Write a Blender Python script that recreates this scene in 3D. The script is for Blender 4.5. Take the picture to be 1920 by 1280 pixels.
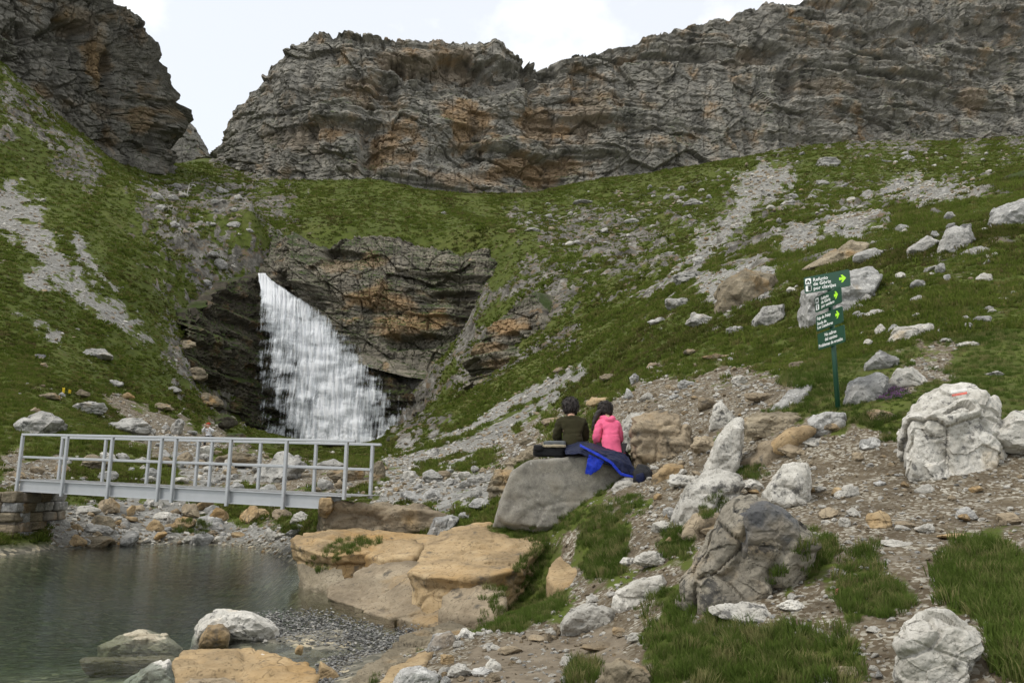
import bpy, bmesh, math, random
import numpy as np
from mathutils import Vector, Matrix

for _o in list(bpy.data.objects):
    bpy.data.objects.remove(_o, do_unlink=True)
SC = bpy.context.scene
COL = SC.collection
R = math.radians

# ------------------------------------------------------------------ camera
FPX = 1500.0                                  # focal length in pixels of a 1920 x 1280 frame
PITCH, ROLL = R(10.0), R(1.0)
_f = Vector((0, math.cos(PITCH), math.sin(PITCH)))
_r0 = Vector((1, 0, 0)); _u0 = Vector((0, -math.sin(PITCH), math.cos(PITCH)))
CR = _r0 * math.cos(ROLL) + _u0 * math.sin(ROLL)
CU = -_r0 * math.sin(ROLL) + _u0 * math.cos(ROLL)
cam_data = bpy.data.cameras.new('camera')
cam_data.sensor_width = 36.0
cam_data.lens = 36.0 * FPX / 1920.0
cam_data.clip_start = 0.05
cam_data.clip_end = 3000.0
cam = bpy.data.objects.new('camera', cam_data)
COL.objects.link(cam)
cam.matrix_world = Matrix((CR, CU, -_f)).transposed().to_4x4()
SC.camera = cam

# ------------------------------------------------------------------ sky and sun (bright overcast)
SUN_EL, SUN_AZ = R(52), R(240)                # azimuth measured clockwise from +Y
w = bpy.data.worlds.new('World'); SC.world = w; w.use_nodes = True
nt = w.node_tree; nt.nodes.clear()
_n = nt.nodes.new
out = _n('ShaderNodeOutputWorld'); bg = _n('ShaderNodeBackground'); sky = _n('ShaderNodeTexSky')
sky.sky_type = 'NISHITA'; sky.sun_disc = False
sky.sun_elevation = SUN_EL; sky.sun_rotation = SUN_AZ
sky.altitude = 1700; sky.air_density = 1.0; sky.dust_density = 1.5
tc = _n('ShaderNodeTexCoord'); mp = _n('ShaderNodeMapping')
mp.inputs['Scale'].default_value = (1.0, 1.0, 1.5); mp.inputs['Location'].default_value = (1.3, 2.1, 0.4)
nz = _n('ShaderNodeTexNoise'); nz.inputs['Scale'].default_value = 2.6; nz.inputs['Detail'].default_value = 7; nz.inputs['Roughness'].default_value = .52
rp = _n('ShaderNodeValToRGB'); rp.color_ramp.elements[0].position = .44; rp.color_ramp.elements[1].position = .56
rp.color_ramp.elements[0].color = (.60, .60, .60, 1)
mixc = _n('ShaderNodeMixRGB'); mixc.inputs[2].default_value = (9.6, 9.75, 9.8, 1)
nt.links.new(tc.outputs['Generated'], mp.inputs['Vector']); nt.links.new(mp.outputs[0], nz.inputs['Vector'])
nt.links.new(nz.outputs['Fac'], rp.inputs[0]); nt.links.new(rp.outputs[0], mixc.inputs[0])
nt.links.new(sky.outputs[0], mixc.inputs[1]); nt.links.new(mixc.outputs[0], bg.inputs['Color'])
bg.inputs['Strength'].default_value = 0.11
nt.links.new(bg.outputs[0], out.inputs['Surface'])

sun_d = bpy.data.lights.new('sun', 'SUN'); sun_d.energy = 1.5; sun_d.angle = R(10); sun_d.color = (1.0, .95, .87)
sun = bpy.data.objects.new('sun', sun_d); COL.objects.link(sun)
_sd = Vector((math.sin(SUN_AZ) * math.cos(SUN_EL), math.cos(SUN_AZ) * math.cos(SUN_EL), math.sin(SUN_EL)))
sun.rotation_euler = _sd.to_track_quat('Z', 'Y').to_euler(); sun.location = _sd * 60
SC.view_settings.view_transform = 'Standard'; SC.view_settings.look = 'None'
SC.view_settings.exposure = 0.40; SC.view_settings.gamma = 1.0
SC.view_settings.use_curve_mapping = False
SC.render.engine = 'CYCLES'
SC.cycles.use_denoising = True
SC.cycles.use_adaptive_sampling = True; SC.cycles.adaptive_threshold = .02
SC.cycles.max_bounces = 7; SC.cycles.diffuse_bounces = 3; SC.cycles.glossy_bounces = 3
SC.cycles.transmission_bounces = 4; SC.cycles.transparent_max_bounces = 12
SC.cycles.caustics_reflective = False; SC.cycles.caustics_refractive = False

# ------------------------------------------------------------------ numeric helpers
_F = np.array(_f); _CR = np.array(CR); _CU = np.array(CU)

def P(px, py, D):
    """the point of the place seen at photograph pixel (px, py) that lies D metres ahead"""
    d = _F + _CR * ((px - 960.0) / FPX) + _CU * (-(py - 640.0) / FPX)
    return d * (D / d[1])

def V(px, py, D):
    return Vector(P(px, py, D))

def proj(p):
    p = np.asarray(p, float)
    c = p @ _F
    c = np.where(c < .05, .05, c)
    return 960 + FPX * (p @ _CR) / c, 640 - FPX * (p @ _CU) / c

_rs = np.random.RandomState(7)
_perm = np.concatenate([_rs.permutation(256)] * 3)
_grad = _rs.normal(size=(256, 3)); _grad /= np.linalg.norm(_grad, axis=1)[:, None]

def perlin(p):
    p = np.asarray(p, float)
    i = np.floor(p).astype(int); f = p - i
    i &= 255
    u = f * f * f * (f * (f * 6 - 15) + 10)
    res = 0
    for dx in (0, 1):
        wx = u[:, 0] if dx else 1 - u[:, 0]
        for dy in (0, 1):
            wy = u[:, 1] if dy else 1 - u[:, 1]
            for dz in (0, 1):
                wz = u[:, 2] if dz else 1 - u[:, 2]
                h = _perm[_perm[_perm[i[:, 0] + dx] + i[:, 1] + dy] + i[:, 2] + dz]
                g = _grad[h]
                res = res + wx * wy * wz * ((f[:, 0] - dx) * g[:, 0] + (f[:, 1] - dy) * g[:, 1] + (f[:, 2] - dz) * g[:, 2])
    return res * 1.5

def fbm(p, octs=4, lac=2.03, gain=.5):
    a = 1.0; s = 0; q = np.asarray(p, float).copy()
    for _ in range(octs):
        s = s + a * perlin(q); a *= gain; q = q * lac + 17.3
    return s

def ridged(p, octs=4, gain=.5):
    a = 1.0; s = 0; q = np.asarray(p, float).copy()
    for _ in range(octs):
        s = s + a * (1 - 2 * np.abs(perlin(q))); a *= gain; q = q * 2.03 + 9.1
    return s

def cells(p, seed=0):
    """2-D / 3-D cell noise: value of nearest jittered cell and distance gap f2-f1"""
    p = np.asarray(p, float); dim = p.shape[1]
    i = np.floor(p).astype(int)
    f1 = np.full(len(p), 9.0); f2 = np.full(len(p), 9.0); val = np.zeros(len(p))
    import itertools
    for off in itertools.product((-1, 0, 1), repeat=dim):
        c = i + np.array(off)
        cc = (c + seed * 31) & 255
        h = _perm[_perm[_perm[cc[:, 0]] + cc[:, 1]] + (cc[:, 2] if dim == 3 else 3)]
        jit = np.stack([_perm[h + 11], _perm[h + 57], _perm[h + 101]], 1)[:, :dim] / 255.0
        d = np.sqrt((((c + jit) - p) ** 2).sum(1))
        v = _perm[h + 200] / 255.0
        nearer = d < f1
        f2 = np.where(nearer, f1, np.minimum(f2, d))
        val = np.where(nearer, v, val); f1 = np.where(nearer, d, f1)
    return val, f2 - f1

def sstep(a, b, x):
    t = np.clip((x - a) / (b - a), 0, 1)
    return t * t * (3 - 2 * t)

def poly_sd(px, py, poly):
    """signed distance (positive inside) to a polygon"""
    poly = np.asarray(poly, float); n = len(poly)
    d = np.full(px.shape, 1e9); inside = np.zeros(px.shape, bool)
    for k in range(n):
        a = poly[k]; b = poly[(k + 1) % n]
        ab = b - a; t = np.clip(((px - a[0]) * ab[0] + (py - a[1]) * ab[1]) / (ab @ ab + 1e-9), 0, 1)
        d = np.minimum(d, np.hypot(px - a[0] - t * ab[0], py - a[1] - t * ab[1]))
        cond = ((a[1] > py) != (b[1] > py)) & (px < (b[0] - a[0]) * (py - a[1]) / (b[1] - a[1] + 1e-12) + a[0])
        inside ^= cond
    return np.where(inside, d, -d)

# ------------------------------------------------------------------ object helpers
def link(o, parent=None):
    COL.objects.link(o)
    if parent is not None:
        o.parent = parent
    return o

def tag(o, label=None, cat=None, group=None, kind=None):
    if label: o['label'] = label
    if cat: o['category'] = cat
    if group: o['group'] = group
    if kind: o['kind'] = kind
    return o

def np_mesh(name, verts, faces, mat=None, smooth=True):
    verts = np.asarray(verts, np.float32); faces = np.asarray(faces, np.int32)
    me = bpy.data.meshes.new(name)
    nv, nf, k = len(verts), len(faces), faces.shape[1]
    me.vertices.add(nv); me.vertices.foreach_set('co', verts.ravel())
    me.loops.add(nf * k); me.loops.foreach_set('vertex_index', faces.ravel())
    me.polygons.add(nf); me.polygons.foreach_set('loop_start', np.arange(nf, dtype=np.int32) * k)
    try:
        me.polygons.foreach_set('loop_total', np.full(nf, k, dtype=np.int32))
    except Exception:
        pass
    me.update(calc_edges=True)
    me.polygons.foreach_set('use_smooth', np.full(nf, smooth))
    if mat: me.materials.append(mat)
    return me

def set_attr(me, name, vals):
    a = me.attributes.new(name, 'FLOAT', 'POINT')
    a.data.foreach_set('value', np.asarray(vals, np.float32).ravel())

def grid_faces(nr, nc):
    i = np.arange((nr - 1) * (nc - 1)); r = i // (nc - 1); c = i % (nc - 1)
    a = r * nc + c
    return np.stack([a, a + 1, a + nc + 1, a + nc], 1)

def mesh_obj(name, me, parent=None):
    return link(bpy.data.objects.new(name, me), parent)

def empty(name, loc=(0, 0, 0), rz=0.0):
    o = bpy.data.objects.new(name, None); o.location = loc; o.rotation_euler = (0, 0, rz)
    o.empty_display_size = .1
    return link(o)

_TMP = bpy.data.scenes.new('bake')
def baked(ob):
    """mesh of an object with its modifiers applied, evaluated in a scene of its own"""
    _TMP.collection.objects.link(ob)
    vl = _TMP.view_layers[0]; vl.update()
    me = bpy.data.meshes.new_from_object(ob.evaluated_get(vl.depsgraph))
    bpy.data.objects.remove(ob, do_unlink=True)
    return me
# ------------------------------------------------------------------ materials
class NB:
    """small node builder"""
    def __init__(self, name):
        self.m = bpy.data.materials.new(name); self.m.use_nodes = True
        self.t = self.m.node_tree; self.t.nodes.clear()
        self.out = self.t.nodes.new('ShaderNodeOutputMaterial')
    def n(self, kind, **kw):
        o = self.t.nodes.new('ShaderNode' + kind)
        for k, v in kw.items():
            setattr(o, k, v)
        return o
    def l(self, a, b): self.t.links.new(a, b)
    def put(self, sock, v):
        if hasattr(v, 'is_linked') or isinstance(v, bpy.types.NodeSocket): self.l(v, sock)
        elif v is not None:
            if isinstance(v, (tuple, list)) and len(v) == 3 and sock.type == 'RGBA': v = (*v, 1)
            sock.default_value = v
    def coord(self, which='Object', scale=None, loc=None, rot=None):
        o = self.n('TexCoord').outputs[which]
        if scale is None and loc is None and rot is None: return o
        m = self.n('Mapping'); self.l(o, m.inputs[0])
        if scale is not None: m.inputs['Scale'].default_value = scale if isinstance(scale, tuple) else (scale,) * 3
        if loc is not None: self.put(m.inputs['Location'], loc)
        if rot is not None: m.inputs['Rotation'].default_value = rot
        return m.outputs[0]
    def noise(self, vec, scale, detail=6, rough=.55, dist=0.0, out='Fac'):
        o = self.n('TexNoise'); self.put(o.inputs['Vector'], vec); o.inputs['Scale'].default_value = scale
        o.inputs['Detail'].default_value = detail; o.inputs['Roughness'].default_value = rough; o.inputs['Distortion'].default_value = dist
        return o.outputs[out]
    def voro(self, vec, scale, feature='F1', out='Distance', rnd=1.0):
        o = self.n('TexVoronoi', feature=feature); self.put(o.inputs['Vector'], vec); o.inputs['Scale'].default_value = scale
        o.inputs['Randomness'].default_value = rnd
        return o.outputs[out]
    def ramp(self, fac, stops, interp='LINEAR'):
        o = self.n('ValToRGB'); self.put(o.inputs[0], fac); cr = o.color_ramp; cr.interpolation = interp
        while len(cr.elements) < len(stops): cr.elements.new(.5)
        for e, (p, c) in zip(cr.elements, stops):
            e.position = p
            if not isinstance(c, (tuple, list)): c = (c, c, c)
            e.color = (*c, 1)
        return o.outputs[0]
    def mix(self, fac, a, b, mode='MIX'):
        o = self.n('MixRGB', blend_type=mode)
        self.put(o.inputs[0], fac); self.put(o.inputs[1], a); self.put(o.inputs[2], b)
        return o.outputs[0]
    def math(self, op, a, b=None, clamp=False):
        o = self.n('Math', operation=op); o.use_clamp = clamp
        self.put(o.inputs[0], a)
        if b is not None: self.put(o.inputs[1], b)
        return o.outputs[0]
    def attr(self, name, kind='GEOMETRY'):
        o = self.n('Attribute'); o.attribute_name = name; o.attribute_type = kind
        return o.outputs['Fac']
    def rnd(self): return self.n('ObjectInfo').outputs['Random']
    def bump(self, h, strength=.5, dist=.05, normal=None):
        o = self.n('Bump'); self.put(o.inputs['Height'], h); o.inputs['Strength'].default_value = strength
        o.inputs['Distance'].default_value = dist
        if normal is not None: self.l(normal, o.inputs['Normal'])
        return o.outputs[0]
    def bsdf(self, color, rough=.9, normal=None, spec=.2, **kw):
        o = self.n('BsdfPrincipled'); self.put(o.inputs['Base Color'], color); self.put(o.inputs['Roughness'], rough)
        o.inputs['Specular IOR Level'].default_value = spec
        if normal is not None: self.l(normal, o.inputs['Normal'])
        for k, v in kw.items(): self.put(o.inputs[k], v)
        return o.outputs[0]
    def done(self, surf):
        self.l(surf, self.out.inputs['Surface']); return self.m

def flat_mat(name, col, rough=.7, spec=.3, metal=0.0, var=.12, scale=30.0, bump=.0, bscale=80.0):
    b = NB(name); c = b.coord('Object')
    n = b.noise(c, scale, 5)
    k = b.mix(n, tuple(x * (1 - var) for x in col), tuple(min(1, x * (1 + var)) for x in col))
    nm = b.bump(b.noise(c, bscale, 4), bump, .01) if bump else None
    return b.done(b.bsdf(k, rough, nm, spec, Metallic=metal))

def rock_mat(name, dark, mid, light, s=1.0, ochre=None, ochre_at=(.55, .68), lichen=None, lichen_at=(.56, .62), bump=.6, bd=.05,
             streak=0.0, use_attr=False, moss=None, moss_z=(.55, .8), strata=None, black=None, black_at=(.55, .63)):
    b = NB(name)
    info = b.n('ObjectInfo')
    tcn = b.n('TexCoord').outputs['Object']
    vm = b.n('VectorMath', operation='SCALE'); cmb = b.n('CombineXYZ')
    b.l(info.outputs['Random'], cmb.inputs[0]); b.l(info.outputs['Random'], cmb.inputs[2])
    b.l(cmb.outputs[0], vm.inputs[0]); vm.inputs['Scale'].default_value = 37.0
    va = b.n('VectorMath', operation='ADD'); b.l(tcn, va.inputs[0]); b.l(vm.outputs[0], va.inputs[1])
    c = va.outputs[0]
    n1 = b.noise(c, 1.1 * s, 5, .62, .4)
    col = b.ramp(n1, [(.30, dark), (.48, mid), (.68, light)])
    n2 = b.noise(c, 6.5 * s, 4, .7)
    col = b.mix(b.ramp(n2, [(.35, .0), (.75, .55)]), col, light)
    n3 = b.noise(c, 16 * s, 2, .7)
    col = b.mix(b.ramp(n3, [(.56, 0.0), (.72, .75)]), col, tuple(x * .45 for x in dark))
    if strata is not None:
        ms = b.n('Mapping'); b.l(c, ms.inputs[0]); ms.inputs['Scale'].default_value = (.12 * s, .12 * s, 1.6 * s)
        ns = b.noise(ms.outputs[0], 2.2, 4, .65)
        col = b.mix(b.ramp(ns, [(.42, 0.0), (.62, strata)]), col, tuple(x * .6 for x in dark))
    if ochre is not None:
        no = b.noise(c, .55 * s, 4, .6)
        f = b.ramp(no, [(ochre_at[0], 0.0), (ochre_at[1], .9)])
        if use_attr: f = b.mix(1.0, f, b.attr('ochre'), 'ADD'); f = b.math('MINIMUM', f, .85)
        oc = b.mix(n2, tuple(x * .62 for x in ochre), ochre)
        col = b.mix(f, col, oc)
    if streak:
        mp = b.n('Mapping'); b.l(c, mp.inputs[0]); mp.inputs['Scale'].default_value = (.34 * s, .34 * s, .035 * s)
        sn = b.noise(mp.outputs[0], 3.0, 3, .6)
        col = b.mix(b.ramp(sn, [(.52, 0.0), (.66, streak)]), col, tuple(x * .38 for x in dark))
    if black is not None:
        nb_ = b.noise(c, 2.3 * s, 5, .7)
        col = b.mix(b.ramp(nb_, [(black_at[0], 0.0), (black_at[1], .85)]), col, black)
    if lichen is not None:
        nl = b.noise(c, 3.4 * s, 5, .72)
        col = b.mix(b.ramp(nl, [(lichen_at[0], 0.0), (lichen_at[1], .85)]), col, lichen)
    if moss is not None:
        g = b.n('NewGeometry'); sx = b.n('SeparateXYZ'); b.l(g.outputs['Normal'], sx.inputs[0])
        nm_ = b.noise(c, .5 * s, 3, .6)
        h = b.math('ADD', sx.outputs[2], b.math('MULTIPLY', b.math('SUBTRACT', nm_, .5), 1.4))
        f = b.ramp(h, [(moss_z[0], 0.0), (moss_z[1], .95)])
        col = b.mix(f, col, b.mix(n2, tuple(x * .6 for x in moss), moss))
    # dark hairline fractures
    dv = b.n('VectorMath', operation='ADD'); b.l(c, dv.inputs[0])
    nv = b.noise(c, 1.6 * s, 2, .6, 0, 'Color'); b.l(nv, dv.inputs[1])
    ck0 = b.voro(dv.outputs[0], 1.25 * s, 'DISTANCE_TO_EDGE')
    col = b.mix(b.math('MULTIPLY', b.ramp(ck0, [(.0, .7), (.014, 0.0)]), b.ramp(n1, [(.46, 0.0), (.56, 1.0)])), col, tuple(x * .3 for x in dark))
    # per rock brightness
    hs = b.n('HueSaturation'); b.l(col, hs.inputs['Color'])
    b.l(b.math('ADD', b.math('MULTIPLY', info.outputs['Random'], .3), .85), hs.inputs['Value'])
    col = hs.outputs[0]
    hb = b.math('ADD', b.math('MULTIPLY', n1, 1.0), b.math('MULTIPLY', n2, .5))
    hb = b.math('ADD', hb, b.math('MULTIPLY', n3, .22))
    hb = b.math('ADD', hb, b.math('MULTIPLY', b.math('MINIMUM', ck0, .03), 4.0))
    nrm = b.bump(hb, bump, bd / s)
    return b.done(b.bsdf(col, .92, nrm, .15))

M = {}
# mountain scale (s is features per metre)
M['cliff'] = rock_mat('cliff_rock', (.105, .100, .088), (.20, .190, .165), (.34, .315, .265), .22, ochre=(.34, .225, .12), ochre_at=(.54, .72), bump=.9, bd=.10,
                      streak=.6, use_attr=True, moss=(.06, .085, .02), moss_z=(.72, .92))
M['cliff_shaded'] = rock_mat('shaded_cliff_rock', (.062, .059, .051), (.115, .109, .094), (.19, .177, .15), .22, ochre=(.19, .125, .06), ochre_at=(.58, .74), bump=.9, bd=.10,
                           streak=.5, use_attr=True, moss=(.055, .08, .02), moss_z=(.70, .9))  # darker copy of the cliff rock: left wall's shade put into the colour
M['ledge'] = rock_mat('ledge_rock', (.065, .058, .048), (.175, .158, .125), (.31, .275, .21), .5, ochre=(.42, .27, .135), ochre_at=(.62, .72), bump=.9, bd=.08,
                      streak=.35, use_attr=True, moss=(.05, .075, .018), moss_z=(.6, .85), strata=.7)
# boulders
M['white_rock'] = rock_mat('white_limestone', (.24, .225, .19), (.40, .38, .335), (.56, .535, .48), 3.0, ochre=(.50, .40, .26), ochre_at=(.60, .75), black=(.07, .068, .065), black_at=(.56, .64), bump=.8, bd=.05)
M['grey_rock'] = rock_mat('grey_limestone', (.13, .13, .125), (.23, .225, .21), (.38, .37, .345), 2.4, ochre=(.34, .25, .15), ochre_at=(.62, .75), lichen=(.50, .49, .46), bump=.8, bd=.05)
M['slope_rock'] = rock_mat('slope_limestone', (.15, .145, .135), (.27, .26, .235), (.46, .445, .41), 1.2, ochre=(.33, .24, .14), ochre_at=(.60, .75), black=(.06, .06, .055), bump=.9, bd=.06)
M['brown_rock'] = rock_mat('brown_limestone', (.10, .085, .062), (.20, .165, .11), (.33, .28, .20), 1.6, ochre=(.36, .23, .10), bump=.9, bd=.05, strata=.4)
M['ochre_rock'] = rock_mat('ochre_sandstone', (.18, .13, .075), (.345, .245, .13), (.46, .35, .21), 1.5, ochre=(.42, .255, .095), ochre_at=(.50, .70), lichen=(.66, .64, .58), lichen_at=(.72, .75), black=(.10, .085, .065), black_at=(.57, .66), bump=.9, bd=.05, strata=.45)
M['tan_rock'] = rock_mat('tan_sandstone', (.16, .125, .085), (.27, .215, .145), (.38, .315, .22), 1.5, ochre=(.38, .25, .11), ochre_at=(.56, .72), black=(.08, .072, .06), black_at=(.57, .66), bump=.9, bd=.05, strata=.45)
M['speckled_rock'] = rock_mat('speckled_grey_rock', (.13, .122, .105), (.215, .20, .17), (.35, .33, .28), 5.0, ochre=(.26, .225, .17), ochre_at=(.5, .8), lichen=(.40, .385, .34), lichen_at=(.60, .68), bump=.7, bd=.03)
M['wall_rock'] = rock_mat('masonry_stone', (.11, .10, .085), (.19, .17, .14), (.28, .255, .21), 2.0, ochre=(.30, .21, .12), ochre_at=(.52, .66), bump=.9, bd=.05)
M['hero_rock'] = rock_mat('brown_grey_limestone', (.075, .068, .056), (.17, .152, .12), (.30, .27, .215), 2.6, ochre=(.30, .225, .135), ochre_at=(.52, .66), black=(.045, .044, .042), black_at=(.54, .62), bump=.9, bd=.05)
M['cream_rock'] = rock_mat('cream_limestone', (.24, .20, .14), (.38, .33, .24), (.52, .47, .36), 2.0, ochre=(.40, .31, .18), bump=.8, bd=.05)
M['dark_rock'] = rock_mat('dark_slate_rock', (.05, .05, .052), (.09, .09, .092), (.15, .148, .14), 3.0, ochre=(.27, .235, .185), ochre_at=(.54, .62), bump=.8, bd=.04)
M['wet_rock'] = rock_mat('wet_dark_rock', (.036, .032, .025), (.080, .070, .053), (.15, .13, .098), .9, ochre=(.19, .125, .065), bump=.9, bd=.08, moss=(.05, .072, .016), moss_z=(.42, .75), strata=.5)

def ground_mat():
    b = NB('mountain_ground'); c = b.coord('Object')
    # grass
    g1 = b.noise(c, .09, 4, .6); g2 = b.noise(c, 1.3, 4, .65); g3 = b.noise(c, 9.0, 3, .7)
    grass = b.ramp(g1, [(.32, (.060, .082, .014)), (.5, (.085, .110, .020)), (.68, (.110, .122, .030))])
    grass = b.mix(b.ramp(g2, [(.35, .0), (.66, .8)]), grass, (.038, .052, .010))
    grass = b.mix(b.ramp(g3, [(.45, .0), (.7, .6)]), grass, (.085, .072, .034))
    gb = b.noise(c, .55, 4, .62)
    grass = b.mix(b.ramp(gb, [(.60, .0), (.70, .65)]), grass, (.085, .062, .035))
    # scree of small grey stones
    v = b.voro(c, 3.2, out='Color'); sv = b.n('SeparateColor'); b.l(v, sv.inputs[0])
    s_ = b.ramp(sv.outputs[0], [(.0, (.13, .127, .115)), (.5, (.23, .225, .205)), (1, (.36, .35, .325))])
    v2 = b.voro(c, 14.0, out='Color'); sv2 = b.n('SeparateColor'); b.l(v2, sv2.inputs[0])
    s2_ = b.ramp(sv2.outputs[0], [(.0, (.12, .115, .10)), (.5, (.235, .225, .20)), (1, (.40, .385, .35))])
    scree = b.mix(b.ramp(b.noise(c, .6, 2), [(.4, 0.0), (.6, 1.0)]), s_, s2_)
    scree = b.mix(b.ramp(b.noise(c, .16, 4, .65), [(.35, .05), (.65, .6)]), scree, (.15, .143, .125))
    # brown earth full of chips
    v3 = b.voro(c, 38.0, out='Color'); sv3 = b.n('SeparateColor'); b.l(v3, sv3.inputs[0])
    chips = b.ramp(sv3.outputs[1], [(.0, (.085, .066, .043)), (.45, (.13, .102, .068)), (.62, (.22, .195, .15)), (1, (.44, .415, .35))])
    earth = b.ramp(b.noise(c, 2.2, 4, .65), [(.3, (.055, .042, .027)), (.5, (.098, .076, .049)), (.7, (.165, .135, .092))])
    dirt = b.mix(b.ramp(b.noise(c, 3.5, 2, .6), [(.40, .15), (.6, .9)]), earth, chips)
    # rock showing through
    r1 = b.math('ADD', b.math('MULTIPLY', b.noise(c, .35, 4, .65), .5), b.math('MULTIPLY', b.noise(c, 1.7, 4, .7), .5))
    rock = b.ramp(r1, [(.36, (.035, .032, .027)), (.5, (.12, .112, .095)), (.62, (.26, .245, .215))])
    rock = b.mix(b.ramp(b.noise(c, .8, 3, .6), [(.54, 0.0), (.66, .7)]), rock, (.15, .105, .06))
    mud = b.ramp(b.noise(c, 5, 4, .7), [(.3, (.13, .105, .075)), (.6, (.20, .165, .12)), (.8, (.27, .235, .18))])
    edge = b.math('MULTIPLY', b.math('SUBTRACT', g2, .5), 1.9)
    edge2 = b.math('MULTIPLY', b.math('SUBTRACT', gb, .5), 1.5)
    ed = b.math('ADD', edge, edge2)
    def fac(nm): return b.ramp(b.math('ADD', b.attr(nm), ed), [(.42, 0.0), (.58, 1.0)])
    col = b.mix(fac('rock'), grass, rock)
    fd = fac('dirt'); fs = fac('scree')
    col = b.mix(fd, col, dirt); col = b.mix(fs, col, scree)
    col = b.mix(fac('mud'), col, mud)
    bed = b.attr('bed')
    vb = b.voro(c, 11.0, out='Color'); sb = b.n('SeparateColor'); b.l(vb, sb.inputs[0])
    peb = b.ramp(sb.outputs[0], [(0, (.07, .068, .055)), (.5, (.15, .14, .11)), (.85, (.24, .22, .17)), (1, (.42, .36, .25))])
    col = b.mix(bed, col, peb)
    h = b.math('ADD', b.math('MULTIPLY', g2, 1.0), b.math('MULTIPLY', g3, .35))
    st = b.math('MULTIPLY', b.voro(c, 14.0), b.math('ADD', b.attr('scree'), b.math('MULTIPLY', b.attr('dirt'), .6)))
    h = b.math('ADD', b.math('MULTIPLY', h, .7), b.math('MULTIPLY', st, .35))
    h = b.math('ADD', h, b.math('MULTIPLY', b.math('MULTIPLY', r1, b.attr('rock')), 4.0))
    n2 = b.bump(h, .7, .12)
    return b.done(b.bsdf(col, .95, n2, .1))
M['ground'] = ground_mat()
# ------------------------------------------------------------------ terrain: one sheet, height from surveyed points
SURVEY = [  # photograph pixel and distance ahead in metres
 # near ground right of the pool
 (960,1275,5.2),(760,1265,6.0),(1080,1215,6.2),(1300,1270,4.6),(1560,1270,4.3),(1760,1275,4.0),(1900,1180,4.3),(1900,1060,5.2),
 (1900,960,6.6),(1700,935,7.3),(1600,985,6.6),(1600,1060,5.7),(1400,1140,5.4),(1250,1110,6.4),(1100,1130,7.4),(960,1150,7.6),(1220,1010,8.2),
 (1150,1000,9.0),(930,990,11.6),(1060,990,10.6),(1230,930,9.8),(1330,960,8.4),(1450,890,9.0),(1600,890,8.2),(1850,880,7.6),
 (1250,850,12.0),(1300,760,14.5),(1400,700,16.5),(1200,725,19),(1480,760,11.0),(1571,768,10.0),(1680,760,9.6),(1900,760,9.4),
 (1700,650,13),(1900,600,13.5),(1600,600,17),(1700,500,20),(1900,420,22),(1500,620,19),(1400,640,20),(1340,570,30),(1500,520,26),(1620,470,28),
 (1780,390,34),(1900,345,38),
 (1290,530,42),(1200,620,34),(1100,700,38),(1050,760,34),(960,810,33),(850,860,28),(770,890,25),(1010,850,18),(930,880,19),(900,905,18.5),
 # slab side of the pool
 (1020,1006,11.0,-.25),(800,1010,12.0,-.45),(700,990,15.0,-.5),(860,1000,12.6,-.4),(900,1060,10.4,-.4),(600,1000,14.6,-.6),(700,1080,11.4,-.5),(880,1130,9.6,-.35),(780,1150,9.8,-.3),(760,940,17.5),(620,940,17.5,-.3),(860,955,16.0),(640,1100,12,-.45),(1060,1060,9.8,-.2),
 # the valley floor beyond the bridge
 (40,905,21),(120,940,21),(300,985,21.5),(430,985,22),(560,960,22),(640,905,25),(300,880,30),(420,838,45),(560,850,40),(150,870,28),(60,880,26),
 (700,860,45),(650,838,80),(560,828,94),(500,826,97),(720,825,92),
 # right bank up to the fall
 (780,800,80),(830,780,72),(900,725,62),(970,680,58),(1060,690,46),(1030,640,62),(940,700,70),(850,745,80),(780,745,95),
 (1000,520,92),(1000,600,76),(1100,560,70),(1200,500,76),(920,560,96),(880,640,92),
 # left slope
 (100,790,35),(100,725,45),(0,650,50),(100,600,60),(0,500,66),(50,350,96),(200,500,80),(300,600,80),(400,500,106),(440,590,106),(368,715,76),(330,770,56),
 (412,803,72),(470,700,106),(485,560,110),(480,440,112),(250,700,62),(200,770,46),(-150,600,50),(-200,800,32),(-200,400,80),
 (300,335,175),(150,255,150),(0,120,130),(350,400,140),(300,310,190),(390,295,235),(-150,0,120),
 # meadow above the rock band
 (505,428,124),(650,420,124),(850,444,122),(930,455,112),(600,400,140),(800,410,146),(700,352,182),(600,345,186),(800,358,196),(600,375,160),(880,400,160),(480,390,150),(450,330,200),(700,380,160),(700,336,192),(900,362,202),(1000,362,204),
 (1100,340,207),(1000,420,150),(1100,450,112),(1200,400,130),(1300,350,172),(1300,312,210),(1500,276,222),(1700,268,228),(1900,262,232),(2100,255,236),(1600,330,142),
 (1700,345,120),(1850,290,172),(1400,420,86),(1500,430,64),(1650,390,74),(1850,330,90),(2000,300,110),(2100,420,24),(2100,600,13),(2100,800,8.5),(2050,1000,5.5),
 # bottom of the rock band
 (560,640,108),(700,640,107),(800,700,103),(860,600,107),(620,760,107),(700,780,105),(540,780,107),
]
PTS = np.array([P(*s[:3]) + np.array([0, 0, s[3] if len(s) > 3 else 0]) for s in SURVEY])
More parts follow.
